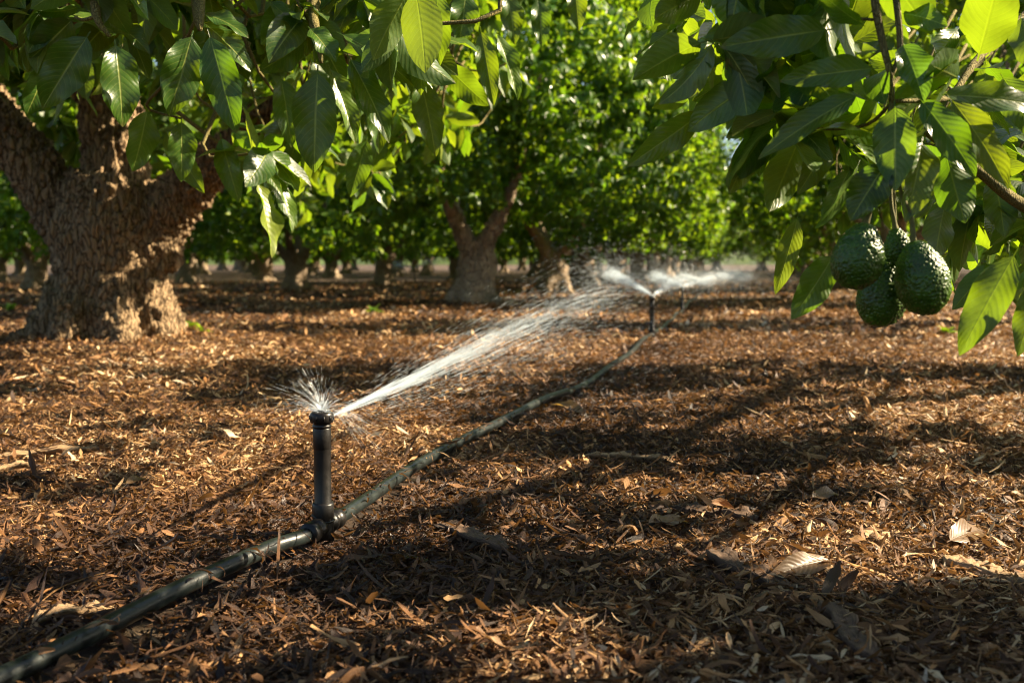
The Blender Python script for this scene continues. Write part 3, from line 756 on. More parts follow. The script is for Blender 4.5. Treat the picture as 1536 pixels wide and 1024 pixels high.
def foliage_mesh(name, C, D, rng, nu, nv, k, size, pet=0.0, bright=None, **kw):
    a = cluster_leaves(C, D, rng, k, size, **kw)
    N = len(a['L']); tint = rng.uniform(0, 1, (N, 3)); tint[:, 0] = np.clip(rng.beta(1.6, 2.0, N) + np.repeat(rng.normal(0, .13, len(C)), np.bincount(a['idx'], minlength=len(C))), 0, 1)
    if bright is not None: tint[:, 0] = np.clip(tint[:, 0] + bright, 0, 1)
    a.pop('idx')
    return make_mesh(name, *sheets(nu=nu, nv=nv, prof=leaf_profile(nu, pet), rng=rng, tint=tint, waven=2.0, **a))

def row_trunk(rng, hgt=.58, r=.235):
    tubes = [(smooth_path([(0, 0, -.15), (0, 0, .05), (.02, 0, .4), (.03, .0, hgt)], 14), np.interp(np.linspace(0, 1, 14), [0, .2, .45, 1], [r * 1.45, r * 1.25, r * .98, r * 1.0]))]
    a0 = rng.uniform(0, 6.28)
    for q in range(4):
        a = q * 1.57 + .35 + rng.uniform(-.3, .3); d = np.array([math.cos(a), math.sin(a), 0]); L = rng.uniform(1.7, 2.2)
        tubes.append((smooth_path([np.array([.02, 0, hgt * .72]), d * .24 + UP * (hgt + .22), d * .62 + UP * (hgt + .75), d * L * .42 + UP * (hgt + 1.5), d * L * .5 + UP * (hgt + 2.0)], 16), np.interp(np.linspace(0, 1, 16), [0, .3, 1], [r * .58, r * .40, r * .08])))
    for q in range(5):
        a = a0 + q * 1.257; d = np.array([math.cos(a), math.sin(a), 0])
        tubes.append((np.array([d * r * .4 + UP * .35, d * r * .95 + UP * .10, d * r * 1.7 - UP * .06]), np.array([r * .4, r * .42, r * .25])))
    return tubes

# shared crowns and trunks of the rows
PROTO = []
for v in range(3):
    rg = np.random.default_rng(200 + v)
    C, D = crown_clusters(rg, 2300, (0, 0, 3.0), (2.35, 2.35, 2.7), .85)
    me = foliage_mesh('crown', C, D, rg, 4, 3, (8, 12), (.11, .18))
    me.materials.append(M_LEAF_FAR)
    tk = remesh_trunk('trunk', row_trunk(rg), .045, M_BARK_FAR, None, .03, .8, 4)
    mt = tk.data; bpy.data.objects.remove(tk)
    PROTO.append((me, mt))
def row_tree(x, y, v, rz, s, label, group=None, sz=1.0, own=False):
    root = tag(empty('avocado_tree', (x, y, 0), rz), label, 'tree', group)
    root.scale = (s, s, s * sz)
    me, mt = PROTO[v % 3]
    if own:
        r_ = np.random.default_rng(int(900 + y * 10))
        C, D = crown_clusters(r_, int(6800 * s * s), (x, y, 3.0 * s), (2.35 * s, 2.35 * s, 2.7 * s * sz), .80, lump=.30, hollow=1.30)
        kp = ~lit_at(C) | (r_.uniform(size=len(C)) < np.where((C[:, 2] < 1.7) | ((np.abs(C[:, 0] - x) < 1.3) & (C[:, 2] < 2.8) & (y < 14)), .92, .28)); C, D = C[kp], D[kp]
        root.scale = (1, 1, 1); root.rotation_euler = (0, 0, 0)
        link('crown', foliage_mesh('crown', C - np.array([x, y, 0]), D, r_, 4, 3, (8, 12), (.08, .165)), M_LEAF_FAR, root)
        t_ = link('trunk', mt, None, root); t_.rotation_euler = (0, 0, rz); t_.scale = (s, s, s)
        return root
    link('crown', me, None, root); link('trunk', mt, None, root)
    return root

row_tree(-.49, 13.0, 0, .4, 1.12, 'stout forked avocado tree standing behind the long water jet', own=True)
row_tree(.78, 18.2, 1, 2.0, 1.12, 'avocado tree directly behind the stout forked one in its row', sz=1.05, own=True)
row_tree(1.6, 22.2, 2, 4.0, 1.15, 'avocado tree third back from the stout forked one, near the drifting mist', own=True)
row_tree(2.85, 27.2, 0, 1.3, 1.2, 'avocado tree behind the mist of the second sprinkler, fourth in its row', own=True)
rg = random.Random(5)
FARG = 'distant avocado trees in the orchard rows'; FARL = 'distant avocado tree in the rows, soft green with pale trunk'
p = np.array([2.85, 27.2])
for k in range(9):
    p = p + ROW * 5.2; row_tree(p[0], p[1], k, rg.uniform(0, 6), rg.uniform(.95, 1.1), FARL, FARG)
# rows beyond the old tree
row_tree(-5.75, 14.8, 1, 5.0, .98, 'sunlit avocado tree partly hidden behind the old trunk', own=True)
row_tree(-4.45, 20.5, 2, 1.0, .95, 'avocado tree with low hanging skirt between the old trunk and the forked tree', sz=.95, own=True)
for r_ in range(1, 6):
    b = np.array([-4.45, 20.5]) if r_ == 1 else np.array([-4.45, 20.5]) + np.array([-6.0, 1.5]) * (r_ - 1)
    for k in range(-2 if r_ > 1 else 1, 9):
        q = b + ROW * 5.4 * k + np.array([rg.uniform(-.4, .4), rg.uniform(-.5, .5)])
        if q[0] < -.62 * q[1] - 3 or q[1] < 12: continue
        row_tree(q[0], q[1], k + r_, rg.uniform(0, 6), rg.uniform(.9, 1.08), FARL, FARG)
# rows on the fruit side
rb = np.array([5.5, 14.4])
row_tree(rb[0], rb[1], 2, .9, .98, 'shaded avocado tree seen behind the hanging fruit', own=True)
row_tree(rb[0] + ROW[0] * 6.4, rb[1] + ROW[1] * 6.4, 0, 2.7, .92, 'second avocado tree behind the hanging fruit, farther along the open lane', own=True)
for k in range(2, 10):
    q = rb + ROW * 6.4 * k; row_tree(q[0], q[1], k, rg.uniform(0, 6), rg.uniform(.85, .95), FARL, FARG)
for r_ in range(1, 4):
    for k in range(1 + r_, 9):
        q = rb + np.array([6.2, -1.5]) * r_ + ROW * 6.2 * k
        if q[0] > .62 * q[1] + 3: continue
        row_tree(q[0], q[1], k + r_, rg.uniform(0, 6), rg.uniform(.9, 1.05), FARL, FARG)

for k in range(26):
    q = np.array([-24 + k * 3.6 + rg.uniform(-.8, .8), 78 + rg.uniform(-5, 5)]); row_tree(q[0], q[1], k, rg.uniform(0, 6), rg.uniform(1.2, 1.5), FARL, FARG)
# ------------------------------------------------------------------ hero leaves given by base and tip
def hero_leaf(b, t, Yb, Yt, wpx, roll=0.0, droop=.3, fold=.25, wave=.14, tint=.3, under=False, parent=None, seed=0, gl=.3):
    rg = np.random.default_rng(seed + 700)
    A, B = at(*b, Yb), at(*t, Yt); d = B - A; L = np.linalg.norm(d) * 1.03
    Ym = .5 * (Yb + Yt); W = .45 * wpx / F * Ym
    tocam = nrmz(np.array([0, 0, CAM_H]) - (A + B) / 2); dn = d / np.linalg.norm(d)
    n0 = nrmz(tocam - dn * np.dot(tocam, dn)); sd = np.cross(n0, dn)
    nn = n0 * math.cos(roll) + sd * math.sin(roll)
    if under: nn = -nn
    v, q, u, c = sheets(A[None], d[None], nn[None], np.array([L]), np.array([W / max(.4, math.cos(fold))]), np.array([droop]), np.array([fold]), np.array([wave]), 22, 9, leaf_profile(22, .09), rg, np.array([[tint, gl, rg.uniform()]]), 2.2, jag=.025)
    # keep the tip where it belongs after bending
    return link('leaf', make_mesh('leaf', v, q, u, c), M_LEAF, parent)

# ------------------------------------------------------------------ the old tree
OLD = np.array([-2.67, 6.6])
old = tag(empty('avocado_tree', (0, 0, 0)), 'old thick-trunked avocado tree with cracked bark and overhanging leafy branch', 'tree')
def atp(lst, Y): return [at(a, b, Y + (c if c is not None else 0)) for a, b, c in lst]
tubes = []
tr = smooth_path([at(160, 545, 6.6), at(162, 515, 6.6), at(164, 450, 6.6), at(166, 380, 6.6), at(172, 310, 6.6), at(178, 270, 6.6)], 18)
tubes.append((tr, np.interp(np.linspace(0, 1, 18), [0, .2, .45, .7, 1], [.43, .39, .345, .36, .28])))
tubes.append((smooth_path([at(130, 400, 6.6), at(92, 312, 6.6), at(48, 246, 6.6), at(-5, 185, 6.6), at(-60, 80, 6.7), at(-140, -120, 6.9)], 18), np.interp(np.linspace(0, 1, 18), [0, .3, .6, 1], [.18, .175, .17, .13])))
tubes.append((smooth_path([at(170, 330, 6.6), at(172, 240, 6.6), at(160, 150, 6.6), at(130, 60, 6.5), at(90, -60, 6.3), at(60, -220, 6.3)], 18), np.interp(np.linspace(0, 1, 18), [0, .3, .6, 1], [.235, .195, .175, .13])))
tubes.append((smooth_path([at(215, 380, 6.6), at(255, 312, 6.55), at(310, 255, 6.4), at(390, 190, 6.1), at(480, 110, 5.7), at(600, -40, 5.2), at(680, -260, 4.9)], 20), np.interp(np.linspace(0, 1, 20), [0, .3, .6, 1], [.22, .15, .11, .06])))
tubes.append((smooth_path([at(-60, 110, 6.5), at(0, 60, 6.2), at(60, 25, 5.9), at(130, -30, 5.5), at(240, -200, 5.0)], 14), np.interp(np.linspace(0, 1, 14), [0, .5, 1], [.17, .14, .08])))
for a in (-2.8, -1.9, -1.1, -.3, .6, 1.6, 2.6):
    d = np.array([math.cos(a), math.sin(a), 0]); o = np.array([OLD[0], OLD[1], 0])
    lg = 1.25 if a < -2.5 else 1.0
    tubes.append((np.array([o + d * .24 + UP * .40, o + d * .36 + UP * .13, o + d * .50 * lg - UP * .05]), np.array([.13, .13, .07])))
remesh_trunk('trunk', tubes, .017, M_BARK, old, .034, 1.35, 8)

rg = np.random.default_rng(21)
C, D = crown_clusters(rg, 2600, (OLD[0] + .1, OLD[1] + .2, 3.7), (3.0, 2.9, 2.9), 1.25, inner=.5)
C = C[:]; keep = ~lit_at(C) | (rg.uniform(size=len(C)) < .35)
# leave the view of the trunk and fork open in front
pxs = 768 + F * C[:, 0] / C[:, 1]; pys = 395 - F * (C[:, 2] - CAM_H) / C[:, 1]
front = (C[:, 1] < OLD[1] + .3) & (pxs < 330) & (pys > 150)
keep &= ~front
C, D = C[keep], D[keep]
E = np.array([at(rg.uniform(30, 340), rg.uniform(60, 285), rg.uniform(7.1, 8.6)) for _ in range(90)])
C = np.concatenate([C, E]); D = np.concatenate([D, rg.normal(size=(90, 3))])
link('crown', foliage_mesh('crown', C, D, rg, 5, 3, (8, 12), (.13, .20)), M_LEAF, old)

# overhanging foliage reaching towards the camera
def contour_fill(rng, n, pts, xr, yr, Yr, rear=.0):
    C = []
    xs, ys = zip(*pts)
    while len(C) < n:
        px = rng.uniform(*xr); Yv = rng.uniform(*Yr); py = rng.uniform(*yr)
        if py > np.interp(px, xs, ys) - 55 / Yv * 2.2 * .5: continue
        C.append(at(px, py, Yv))
    return np.array(C)
rg = np.random.default_rng(31)
C1 = contour_fill(rg, 300, [(-200, 130), (0, 120), (180, 120), (300, 150), (380, 250), (450, 285), (560, 275), (640, 215), (720, 195), (800, 90), (860, 10), (900, -60)], (-200, 900), (-420, 300), (3.0, 6.0))
C2 = contour_fill(rg, 60, [(-200, 60), (380, 60), (450, 150), (560, 130), (640, 60), (760, 40), (860, -60)], (-200, 850), (-260, 200), (2.3, 3.0))
C = np.concatenate([C1, C2]); C = C[~lit_points(C)]; D = nrmz(rg.normal(size=(len(C), 3)) + np.array([.25, -.35, -.1]))
link('foliage', foliage_mesh('foliage', C, D, rg, 10, 5, (8, 12), (.13, .20), .10, sag=.8), M_LEAF, old)
# twigs carrying the whorls
g = Geo()
for c, d in zip(C, D):
    if c[2] > 2.2: continue
    g.tube(smooth_path([c + d * .03, c - d * .12 + UP * .03, c - d * .25 + UP * .14 + rg.normal(size=3) * .04, c - d * .3 + UP * .45 + rg.normal(size=3) * .08], 7), np.linspace(.0035, .008, 7), 6)
g.build('twigs', M_TWIG, old)

g = Geo()
g.tube(smooth_path([at(600, -40, 5.2), at(470, -160, 4.0), at(330, -170, 3.0), at(300, -60, 2.6), at(298, 20, 2.45), at(300, 45, 2.42)], 30), np.linspace(.05, .006, 30), 10)
g.tube(smooth_path([at(330, -170, 3.0), at(200, -120, 2.6), at(150, -30, 2.45), at(145, 25, 2.4), at(165, 55, 2.4)], 22), np.linspace(.025, .0045, 22), 8)
g.tube(smooth_path([at(470, -160, 4.0), at(480, -80, 3.0), at(470, 20, 2.6), at(478, 60, 2.55), at(482, 95, 2.55)], 22), np.linspace(.025, .0045, 22), 8)
g.tube(smooth_path([at(600, -40, 5.2), at(680, -100, 4.0), at(700, -30, 3.2), at(690, 30, 3.0), at(660, 90, 2.95)], 22), np.linspace(.025, .0045, 22), 8)
g.tube(smooth_path([at(390, 190, 6.1), at(410, 210, 5.0), at(405, 240, 4.0), at(395, 262, 3.4)], 16), np.linspace(.02, .0045, 16), 8)
g.tube(smooth_path([at(145, 25, 2.4), at(125, 30, 2.4), at(112, 26, 2.4)], 8), np.linspace(.005, .003, 8), 6)
g.tube(smooth_path([at(298, 20, 2.45), at(250, 120, 2.6), at(220, 160, 2.7), at(272, 178, 2.7)], 12), np.linspace(.005, .003, 12), 6)
br = g.build('branch', M_TWIG, old)
LEFT = [  # base, tip, Y, width px, roll, droop, fold, tint, under
    ((136, 47), (61, 159), 2.38, 70, -.2, .35, .22, .22), ((112, 26), (48, 90), 2.46, 58, .2, .3, .25, .25), ((72, 95), (44, 172), 2.55, 44, .3, .3, .2, .2),
    ((172, 58), (190, 182), 2.36, 62, .3, .4, .2, .5), ((165, 85), (182, 184), 2.5, 44, -.3, .3, .2, .25), ((290, 46), (257, 170), 2.36, 64, .1, .3, .18, .3),
    ((312, 44), (350, 191), 2.36, 60, -.1, .35, .2, .28), ((222, 160), (205, 255), 2.7, 52, .4, .3, .2, .4), ((272, 176), (275, 268), 2.7, 46, .2, .35, .2, .5),
    ((245, 190), (300, 285), 2.9, 40, -.2, .3, .3, .35), ((384, 268), (418, 380), 3.1, 50, 1.0, .25, .45, 1.0), ((414, 262), (447, 343), 3.15, 26, 1.0, .3, .5, .8), ((398, 255), (452, 330), 3.2, 34, .6, .5, .3, .6),  # the palest tint here puts one leaf's sunlit look into its colour
    ((477, 98), (468, 252), 2.5, 74, -.2, .25, .2, .2), ((492, 96), (541, 206), 2.6, 40, .6, .35, .4, .8), ((520, 80), (592, 201), 2.5, 50, .5, .45, .3, .3), ((505, 48), (627, 106), 2.5, 46, .7, .6, .3, .3),
    ((655, -20), (655, 92), 2.6, 50, -.3, .3, .2, .22), ((628, 105), (656, 228), 2.8, 50, .2, .3, .25, .35), ((720, 40), (741, 152), 2.8, 36, .1, .3, .3, .4), ((742, 45), (786, 141), 2.85, 34, .8, .35, .5, .8),
    ((700, -18), (692, 62), 2.8, 46, .2, .4, .2, .3), ((665, 95), (726, 158), 2.9, 46, -.2, .5, .2, .3), ((806, -5), (816, 64), 3.0, 34, .3, .4, .3, .4), ((462, 40), (506, 84), 2.5, 44, .7, .4, .3, .5),
    ((400, 0), (462, 46), 2.6, 34, .8, .5, .3, .5), ((552, 205), (526, 292), 3.0, 40, .0, .3, .3, .5), ((460, 60), (395, 110), 2.6, 46, .3, .5, .25, .2), ((300, 30), (380, 90), 2.5, 44, .6, .6, .25, .2), ((300, 20), (372, 35), 2.5, 36, 1.0, .7, .3, .3),
    ((160, 30), (225, 60), 2.5, 40, .9, .7, .3, .25), ((120, 10), (60, 30), 2.45, 34, .9, .6, .3, .3), ((560, 30), (630, 75), 2.7, 42, .8, .6, .3, .3), ((540, -10), (575, 70), 2.7, 42, .3, .4, .3, .35), ((610, 20), (600, 120), 2.8, 44, -.3, .4, .3, .4),
    ((420, 110), (440, 215), 2.9, 44, .2, .4, .3, .4), ((560, 120), (575, 225), 3.0, 40, .4, .4, .3, .45), ((330, 200), (355, 300), 3.1, 40, -.2, .3, .3, .3), ((760, -15), (775, 60), 3.0, 38, .3, .4, .3, .4), ((860, -30), (870, 40), 3.2, 34, .2, .4, .3, .5)]
for k, (b, t, Yv, wd, roll, dr, fo, ti) in enumerate(LEFT):
    hero_leaf(b, t, Yv, Yv - .03, wd, roll, dr, fo, .26, ti, parent=br, seed=k)

# ------------------------------------------------------------------ the fruiting tree, its trunk outside the picture
fr = tag(empty('avocado_tree', (0, 0, 0)), 'fruiting avocado tree whose leafy bough hangs in close beside the fruit', 'tree')
fb = np.array([3.9, 4.9, 0])
tb = [(np.array(P) + fb, r) for P, r in row_trunk(np.random.default_rng(77), .8, .25)]
remesh_trunk('trunk', tb, .04, M_BARK_FAR, fr, .03, .8, 4)
rg = np.random.default_rng(41)
C, D = crown_clusters(rg, 520, (fb[0] + .2, fb[1] - .7, 2.7), (2.2, 2.4, 2.2), .75, inner=.6)
n_ = 230; Z_ = rg.uniform(.95, 2.6, n_); gx_ = rg.uniform(-1.0, 1.3, n_); gy_ = rg.uniform(.8, 1.62, n_)
E = np.stack([gx_, gy_, np.zeros(n_)], -1) + SUN * (Z_ / SUN[2])[:, None]  # whorls added out of view, up the sun's path, to shade the nearest mulch
E = E[768 + F * E[:, 0] / E[:, 1] > 1680]
C = np.concatenate([C, E]); D = np.concatenate([D, rg.normal(size=(len(E), 3))])
keep = (~lit_at(C) | (rg.uniform(size=len(C)) < .10)) & ~lit_points(C)
link('crown', foliage_mesh('crown', C[keep], D[keep], rg, 5, 3, (8, 12), (.12, .18)), M_LEAF, fr)
FP = [(940, -60), (1000, 60), (1060, 170), (1120, 210), (1200, 230), (1300, 240), (1380, 290), (1450, 340), (1540, 400), (1700, 430)]
Ca = contour_fill(rg, 230, FP, (940, 1700), (-300, 420), (1.75, 4.2))
C = Ca; py_ = 395 - F * (C[:, 2] - CAM_H) / C[:, 1]
keep = (~lit_at(C) | (rg.uniform(size=len(C)) < np.where(py_ < 0, .1, .6))) & ~lit_points(C); C = C[keep]
Cb = contour_fill(rg, 55, FP, (1090, 1700), (-200, 400), (1.5, 1.72))
Cc = contour_fill(rg, 105, [(940, -60), (1000, 40), (1100, 170), (1200, 260), (1300, 330), (1700, 400)], (1080, 1700), (-200, 420), (2.85, 3.4))
Cd = contour_fill(rg, 100, [(940, -60), (1000, 20), (1080, 140), (1160, 240), (1240, 330), (1700, 400)], (1080, 1700), (-200, 420), (4.2, 5.6))
Ce = contour_fill(rg, 42, [(960, -60), (1010, 60), (1080, 150), (1130, 260), (1250, 280), (1400, 260), (1700, 400)], (970, 1700), (-150, 400), (1.72, 2.6))
Cf = contour_fill(rg, 90, [(1040, -60), (1080, 160), (1700, 240)], (1060, 1700), (-250, 240), (4.2, 5.6))
Cg = contour_fill(rg, 26, [(1400, 330), (1440, 420), (1700, 470)], (1410, 1640), (280, 450), (1.9, 3.2))
Cb, Cc, Ce, Cg = [q_[~lit_at(q_) | (rg.uniform(size=len(q_)) < .35)] for q_ in (Cb, Cc, Ce, Cg)]
C = np.concatenate([C, Cb, Cc, Cd, Ce, Cf, Cg]); C = C[~lit_points(C)]
D = nrmz(rg.normal(size=(len(C), 3)) + np.array([-.5, -.2, -.1]))
link('foliage', foliage_mesh('foliage', C, D, rg, 10, 5, (7, 10), (.11, .16), .10, bright=.1, sag=.6), M_LEAF, fr)
g = Geo()
for c, d in zip(C, D):
    if c[1] < 2.5: continue
    g.tube(smooth_path([c + d * .03, c - d * .10 + UP * .02, c - d * .22 + UP * .10 + rg.normal(size=3) * .03, c - d * .25 + UP * .28 + np.array([.15, .1, 0])], 7), np.linspace(.0025, .006, 7), 6)
g.build('twigs', M_TWIG, fr)
g = Geo()
g.tube(smooth_path([np.array([3.8, 4.8, 1.7]), np.array([2.2, 2.6, 1.5]), at(1420, -330, 1.75), at(1330, -120, 1.5), at(1312, -20, 1.45), at(1322, 55, 1.45), at(1335, 110, 1.45), at(1338, 155, 1.45)], 40), np.interp(np.linspace(0, 1, 40), [0, .3, .5, 1], [.035, .014, .0065, .004]), 10)
g.tube(smooth_path([at(1330, -120, 1.5), at(1342, -20, 1.46), at(1350, 60, 1.45), at(1346, 92, 1.45), at(1336, 115, 1.45)], 16), np.linspace(.006, .0035, 16), 8)
g.tube(smooth_path([np.array([3.8, 4.8, 1.4]), at(1760, 330, 2.3), at(1600, 330, 1.8), at(1530, 305, 1.65), at(1475, 262, 1.6), at(1425, 225, 1.58), at(1390, 200, 1.55)], 26), np.interp(np.linspace(0, 1, 26), [0, .35, 1], [.013, .012, .005]), 10)
g.tube(smooth_path([at(1600, -40, 1.9), at(1520, 40, 1.75), at(1465, 90, 1.62), at(1430, 140, 1.56), at(1400, 150, 1.5), at(1340, 152, 1.46)], 22), np.linspace(.008, .003, 22), 8)
g.tube(smooth_path([at(1338, 155, 1.45), at(1290, 190, 1.55), at(1180, 190, 1.65), at(1090, 165, 1.7), at(1055, 165, 1.72)], 20), np.linspace(.003, .0018, 20), 8)
g.tube(smooth_path([at(1090, 165, 1.7), at(1075, 125, 1.68), at(1085, 60, 1.66), at(1100, 20, 1.66), at(1180, 20, 1.6), at(1310, 30, 1.46)], 20), np.linspace(.0018, .0022, 20), 8)
br = g.build('branch', M_TWIG, fr)
RIGHT = [  # base, tip, Yb, Yt, width, roll, droop, fold, tint, under
    ((1342, 152), (1342, 278), 1.43, 1.39, 68, -.1, .25, .16, .25, 0), ((1374, 142), (1471, 257), 1.43, 1.40, 60, .45, .35, .25, .15, 0), ((1418, 138), (1528, 277), 1.44, 1.42, 56, .5, .4, .25, .2, 0),
    ((1400, 142), (1590, 148), 1.45, 1.44, 52, .5, .35, .2, .2, 0), ((1384, 205), (1369, 322), 1.46, 1.40, 60, .5, .3, .45, .35, 0), ((1352, 62), (1388, 142), 1.45, 1.40, 56, .4, .3, .5, .5, 0),
    ((1250, 44), (1094, 64), 1.46, 1.42, 68, -.2, .3, .2, .28, 0), ((1318, 102), (1182, 114), 1.45, 1.42, 52, -.3, .35, .25, .35, 0), ((1296, 138), (1144, 217), 1.44, 1.40, 46, -.5, .4, .4, .2, 0),
    ((1062, 163), (949, 247), 1.7, 1.66, 50, .2, .2, .2, .5, 0), ((1100, 22), (1058, 107), 1.66, 1.62, 48, .2, .3, .2, .45, 1), ((1140, 205), (1088, 294), 1.68, 1.64, 44, .2, .3, .2, .5, 1),
    ((1206, 192), (1150, 322), 1.7, 1.66, 64, .1, .3, .2, .55, 1), ((1254, 378), (1195, 473), 1.56, 1.52, 56, .2, .3, .2, .65, 0), ((1527, 372), (1442, 522), 1.45, 1.42, 66, -.1, .35, .25, .42, 0),
    ((1560, 410), (1532, 528), 1.45, 1.42, 50, .2, .3, .25, .5, 0), ((1466, 92), (1502, -40), 1.6, 1.5, 88, .1, .2, .2, .7, 1), ((1290, 240), (1248, 345), 1.5, 1.46, 30, 1.0, .5, .3, .7, 0),
     ((1418, 225), (1445, 338), 1.62, 1.58, 64, .2, .3, .2, .5, 1), ((1298, 40), (1222, -8), 1.44, 1.42, 36, .6, .3, .3, .35, 0),
    ((1062, -14), (974, 28), 1.64, 1.60, 56, .2, .3, .2, .4, 1), ((1198, 320), (1168, 436), 2.1, 2.06, 36, .2, .3, .25, .5, 0), ((1120, 100), (1050, 150), 1.8, 1.76, 46, .3, .4, .2, .6, 0),
    ((1220, 170), (1150, 180), 1.75, 1.7, 46, .3, .4, .2, .4, 0), ((1280, 60), (1200, 90), 1.6, 1.55, 44, .3, .4, .2, .3, 0), ((1440, 40), (1390, 100), 1.6, 1.55, 44, .3, .4, .2, .6, 1),
    ((1500, 110), (1560, 200), 1.6, 1.55, 60, .3, .4, .2, .4, 0), ((1250, 200), (1205, 285), 1.62, 1.58, 46, .3, .3, .2, .3, 0), ((1276, 250), (1240, 330), 1.56, 1.52, 40, .3, .3, .2, .4, 0),
    ((1490, 260), (1510, 350), 1.7, 1.66, 54, .3, .3, .2, .5, 0), ((1350, 20), (1420, 30), 1.5, 1.46, 46, .6, .5, .2, .4, 0), ((1530, 20), (1560, 110), 1.7, 1.65, 60, .3, .4, .2, .55, 1),
    ((1160, 10), (1130, 80), 1.7, 1.65, 46, .3, .4, .2, .45, 0), ((1420, 300), (1395, 395), 1.75, 1.7, 50, .3, .4, .2, .5, 1)]
for k, (b, t, Yb, Yt, wd, roll, dr, fo, ti, un) in enumerate(RIGHT):
    hero_leaf(b, t, Yb, Yt, wd, roll, dr, fo, .24, ti, bool(un), br, seed=100 + k)

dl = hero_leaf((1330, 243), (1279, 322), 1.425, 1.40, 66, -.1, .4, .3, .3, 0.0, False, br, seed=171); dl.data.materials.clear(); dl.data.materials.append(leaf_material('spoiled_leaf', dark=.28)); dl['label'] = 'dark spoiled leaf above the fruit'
# ------------------------------------------------------------------ avocados
def avocado(top, bot, wpx, Yv, stalk, label, seed):
    A, B = at(*top, Yv), at(*bot, Yv); L = np.linalg.norm(B - A); ax = (A - B) / L; Wd = wpx / F * Yv
    root = tag(empty('avocado', tuple(A)), label, 'avocado', 'avocados hanging in one bunch')
    nu, nv = 150, 170
    u = nrmz(np.cross(ax, [0.2, 1, .1])); w_ = np.cross(u, ax)
    V = np.zeros((nu, nv, 3)); C = np.zeros((nu, nv, 3)); ang = np.linspace(0, 2 * np.pi, nv, endpoint=False)
    dirs = np.cos(ang)[:, None] * u + np.sin(ang)[:, None] * w_
    rs = random.Random(seed); ox = Vector((rs.uniform(0, 9), rs.uniform(0, 9), rs.uniform(0, 9)))
    for i in range(nu):
        th = math.pi * i / (nu - 1)          # 0 at the stalk
        h = math.cos(th); r = math.sin(th)
        r *= (1 - .17 * h - .05 * h * h) / 1.0
        P = (A + B) / 2 + ax * h * L * .5 + dirs * (r * Wd * .485)
        nn = nrmz(dirs * r + ax * h * .8)
        for j in range(nv):
            q = Vector(P[j] - A) * 1000
            w0 = mnoise.noise(q * .09 + ox) * 1.3
            d4 = mnoise.voronoi(Vector((q.x * .22 + w0, q.y * .22 + w0, q.z * .17)) + ox)[0]
            e = min((d4[1] - d4[0]) * 1.5, 1.0)
            f = mnoise.fractal(q * .28 + ox, 1.0, 2.0, 3)
            hgt = .6 * e + .45 * f + .35 * mnoise.noise(q * .07 + ox)
            V[i, j] = P[j] + nn[j] * (hgt - .35) * .0027 * min(1, r * 3)
            C[i, j] = min(1, max(0, .40 + .42 * hgt - .1))
    V -= A
    i, j = np.meshgrid(np.arange(nu - 1), np.arange(nv), indexing='ij'); j2 = (j + 1) % nv
    Q = np.stack([i * nv + j, (i + 1) * nv + j, (i + 1) * nv + j2, i * nv + j2], -1).reshape(-1, 4)
    link('skin', make_mesh('skin', V, Q, None, C.reshape(-1, 3)), M_FRUIT, root)
    g = Geo()
    pts = [A - ax * .003] + [at(*s[:2], Yv + s[2]) for s in stalk]
    pts = smooth_path(pts, 18) - A
    rad = np.interp(np.linspace(0, 1, 18), [0, .12, .3, 1], [.0052, .0042, .0031, .0024])
    g.tube(pts, rad, 10); g.build('stalk', M_STALK, root)
avocado((1299, 334), (1276, 434), 78, 1.42, [(1303, 322, 0), (1309, 300, 0), (1318, 265, .01), (1330, 200, .02), (1337, 150, .03)], 'avocado with pale speckles hanging on the side nearest the sprinkler', 1)
avocado((1370, 361), (1395, 472), 80, 1.42, [(1369, 345, 0), (1366, 322, 0), (1352, 290, .0), (1344, 250, .01), (1341, 200, .02), (1338, 152, .03)], 'largest avocado, hanging straight on the outer side of the bunch', 2)
avocado((1340, 384), (1312, 490), 76, 1.50, [(1343, 372, .01), (1344, 350, .025), (1340, 280, .02), (1336, 150, -.04)], 'lowest avocado, tucked behind the two front fruits', 3)
avocado((1343, 341), (1350, 400), 40, 1.465, [(1341, 328, 0), (1336, 290, 0), (1336, 152, -.01)], 'small young avocado mostly hidden between the larger fruits', 4)

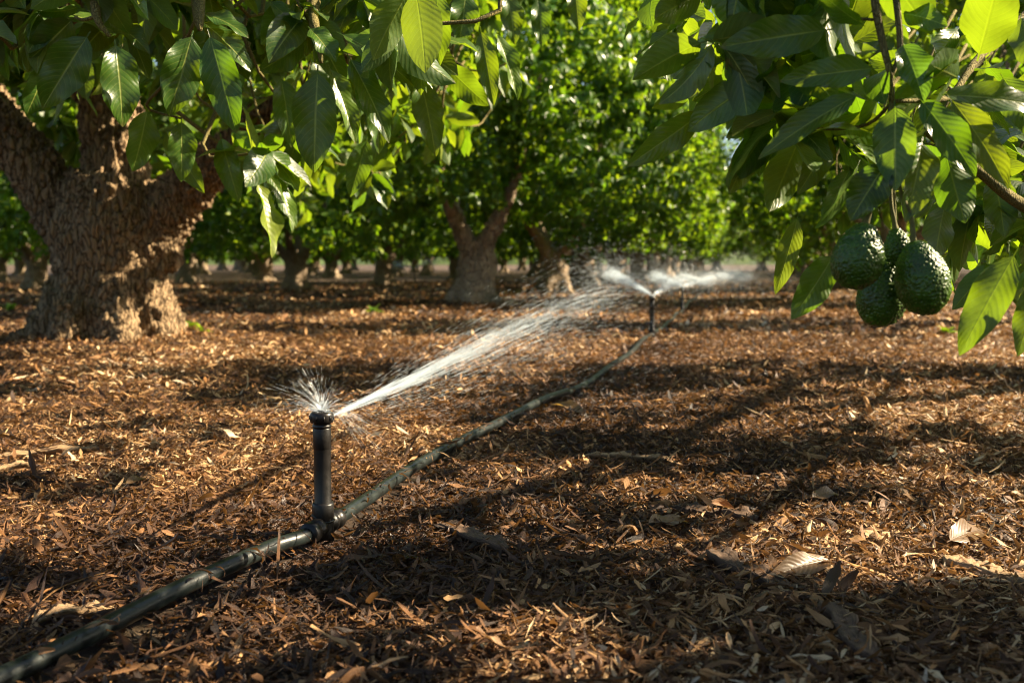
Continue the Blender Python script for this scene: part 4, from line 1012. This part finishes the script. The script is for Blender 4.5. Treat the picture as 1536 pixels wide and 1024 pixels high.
# ------------------------------------------------------------------ shade trees outside the picture that throw the stripes on the lane
rg = np.random.default_rng(61)
SH = [(4.0, -1.0, 'avocado tree of the fruit row standing behind the camera'), (5.1, 9.2, 'avocado tree of the fruit row between the fruiting tree and the shaded one')]
for x, y, lab in SH:
    root = tag(empty('avocado_tree', (x, y, 0)), lab, 'tree')
    C, D = crown_clusters(rg, 1500, (0, 0, 2.7), (2.0, 2.6, 2.4), .7, inner=.7)
    off = np.array([x, y, 0])
    keep = ~lit_at(C + off) | (rg.uniform(size=len(C)) < .08)
    # nothing of it may reach into the view beside the fruit
    link('crown', foliage_mesh('crown', C[keep], D[keep], rg, 4, 3, (8, 12), (.12, .18)), M_LEAF_FAR, root)
    link('trunk', PROTO[1][1], None, root)

# ------------------------------------------------------------------ small weeds
def weed(px, py, label, seed, n=9, size=.06):
    rg = np.random.default_rng(seed + 300); P = on_ground(px, py); P[2] = float(ground_h(P[0], P[1])) + .01
    a = rg.uniform(0, 6.28, n); el = rg.uniform(.3, 1.2, n)
    d = np.stack([np.cos(a) * np.cos(el), np.sin(a) * np.cos(el), np.sin(el)], -1); L = rg.uniform(.6, 1.2, n) * size
    v, q, u, c = sheets(np.tile(P, (n, 1)), d, np.tile(UP, (n, 1)) + rg.normal(size=(n, 3)) * .2, L, L * .22, rg.uniform(.3, 1.2, n), np.full(n, .2), np.full(n, .1), 7, 3, leaf_profile(7, .15), rg, np.stack([rg.uniform(.7, 1, n), rg.uniform(0, 1, n), rg.uniform(0, 1, n)], -1))
    tag(link('weed', make_mesh('weed', v, q, u, c), M_LEAF_FAR), label, 'weed', 'small weeds in the mulch')
weed(281, 512, 'small green weed at the sunny foot of the old trunk', 1, 14, .10)
weed(304, 517, 'tiny yellow-green weed one step out from the old trunk', 2, 8, .08)
weed(14, 468, 'green weed clump at the picture edge beyond the old trunk', 3, 24, .12)
weed(1335, 470, 'low weed on the lane below the lowest avocado', 4, 18, .12)
weed(1420, 505, 'low weed on the lane beside the hanging leaf opposite the hose', 5, 16, .10)
weed(560, 470, 'flat weed in the lane before the stout forked tree', 6, 18, .12)
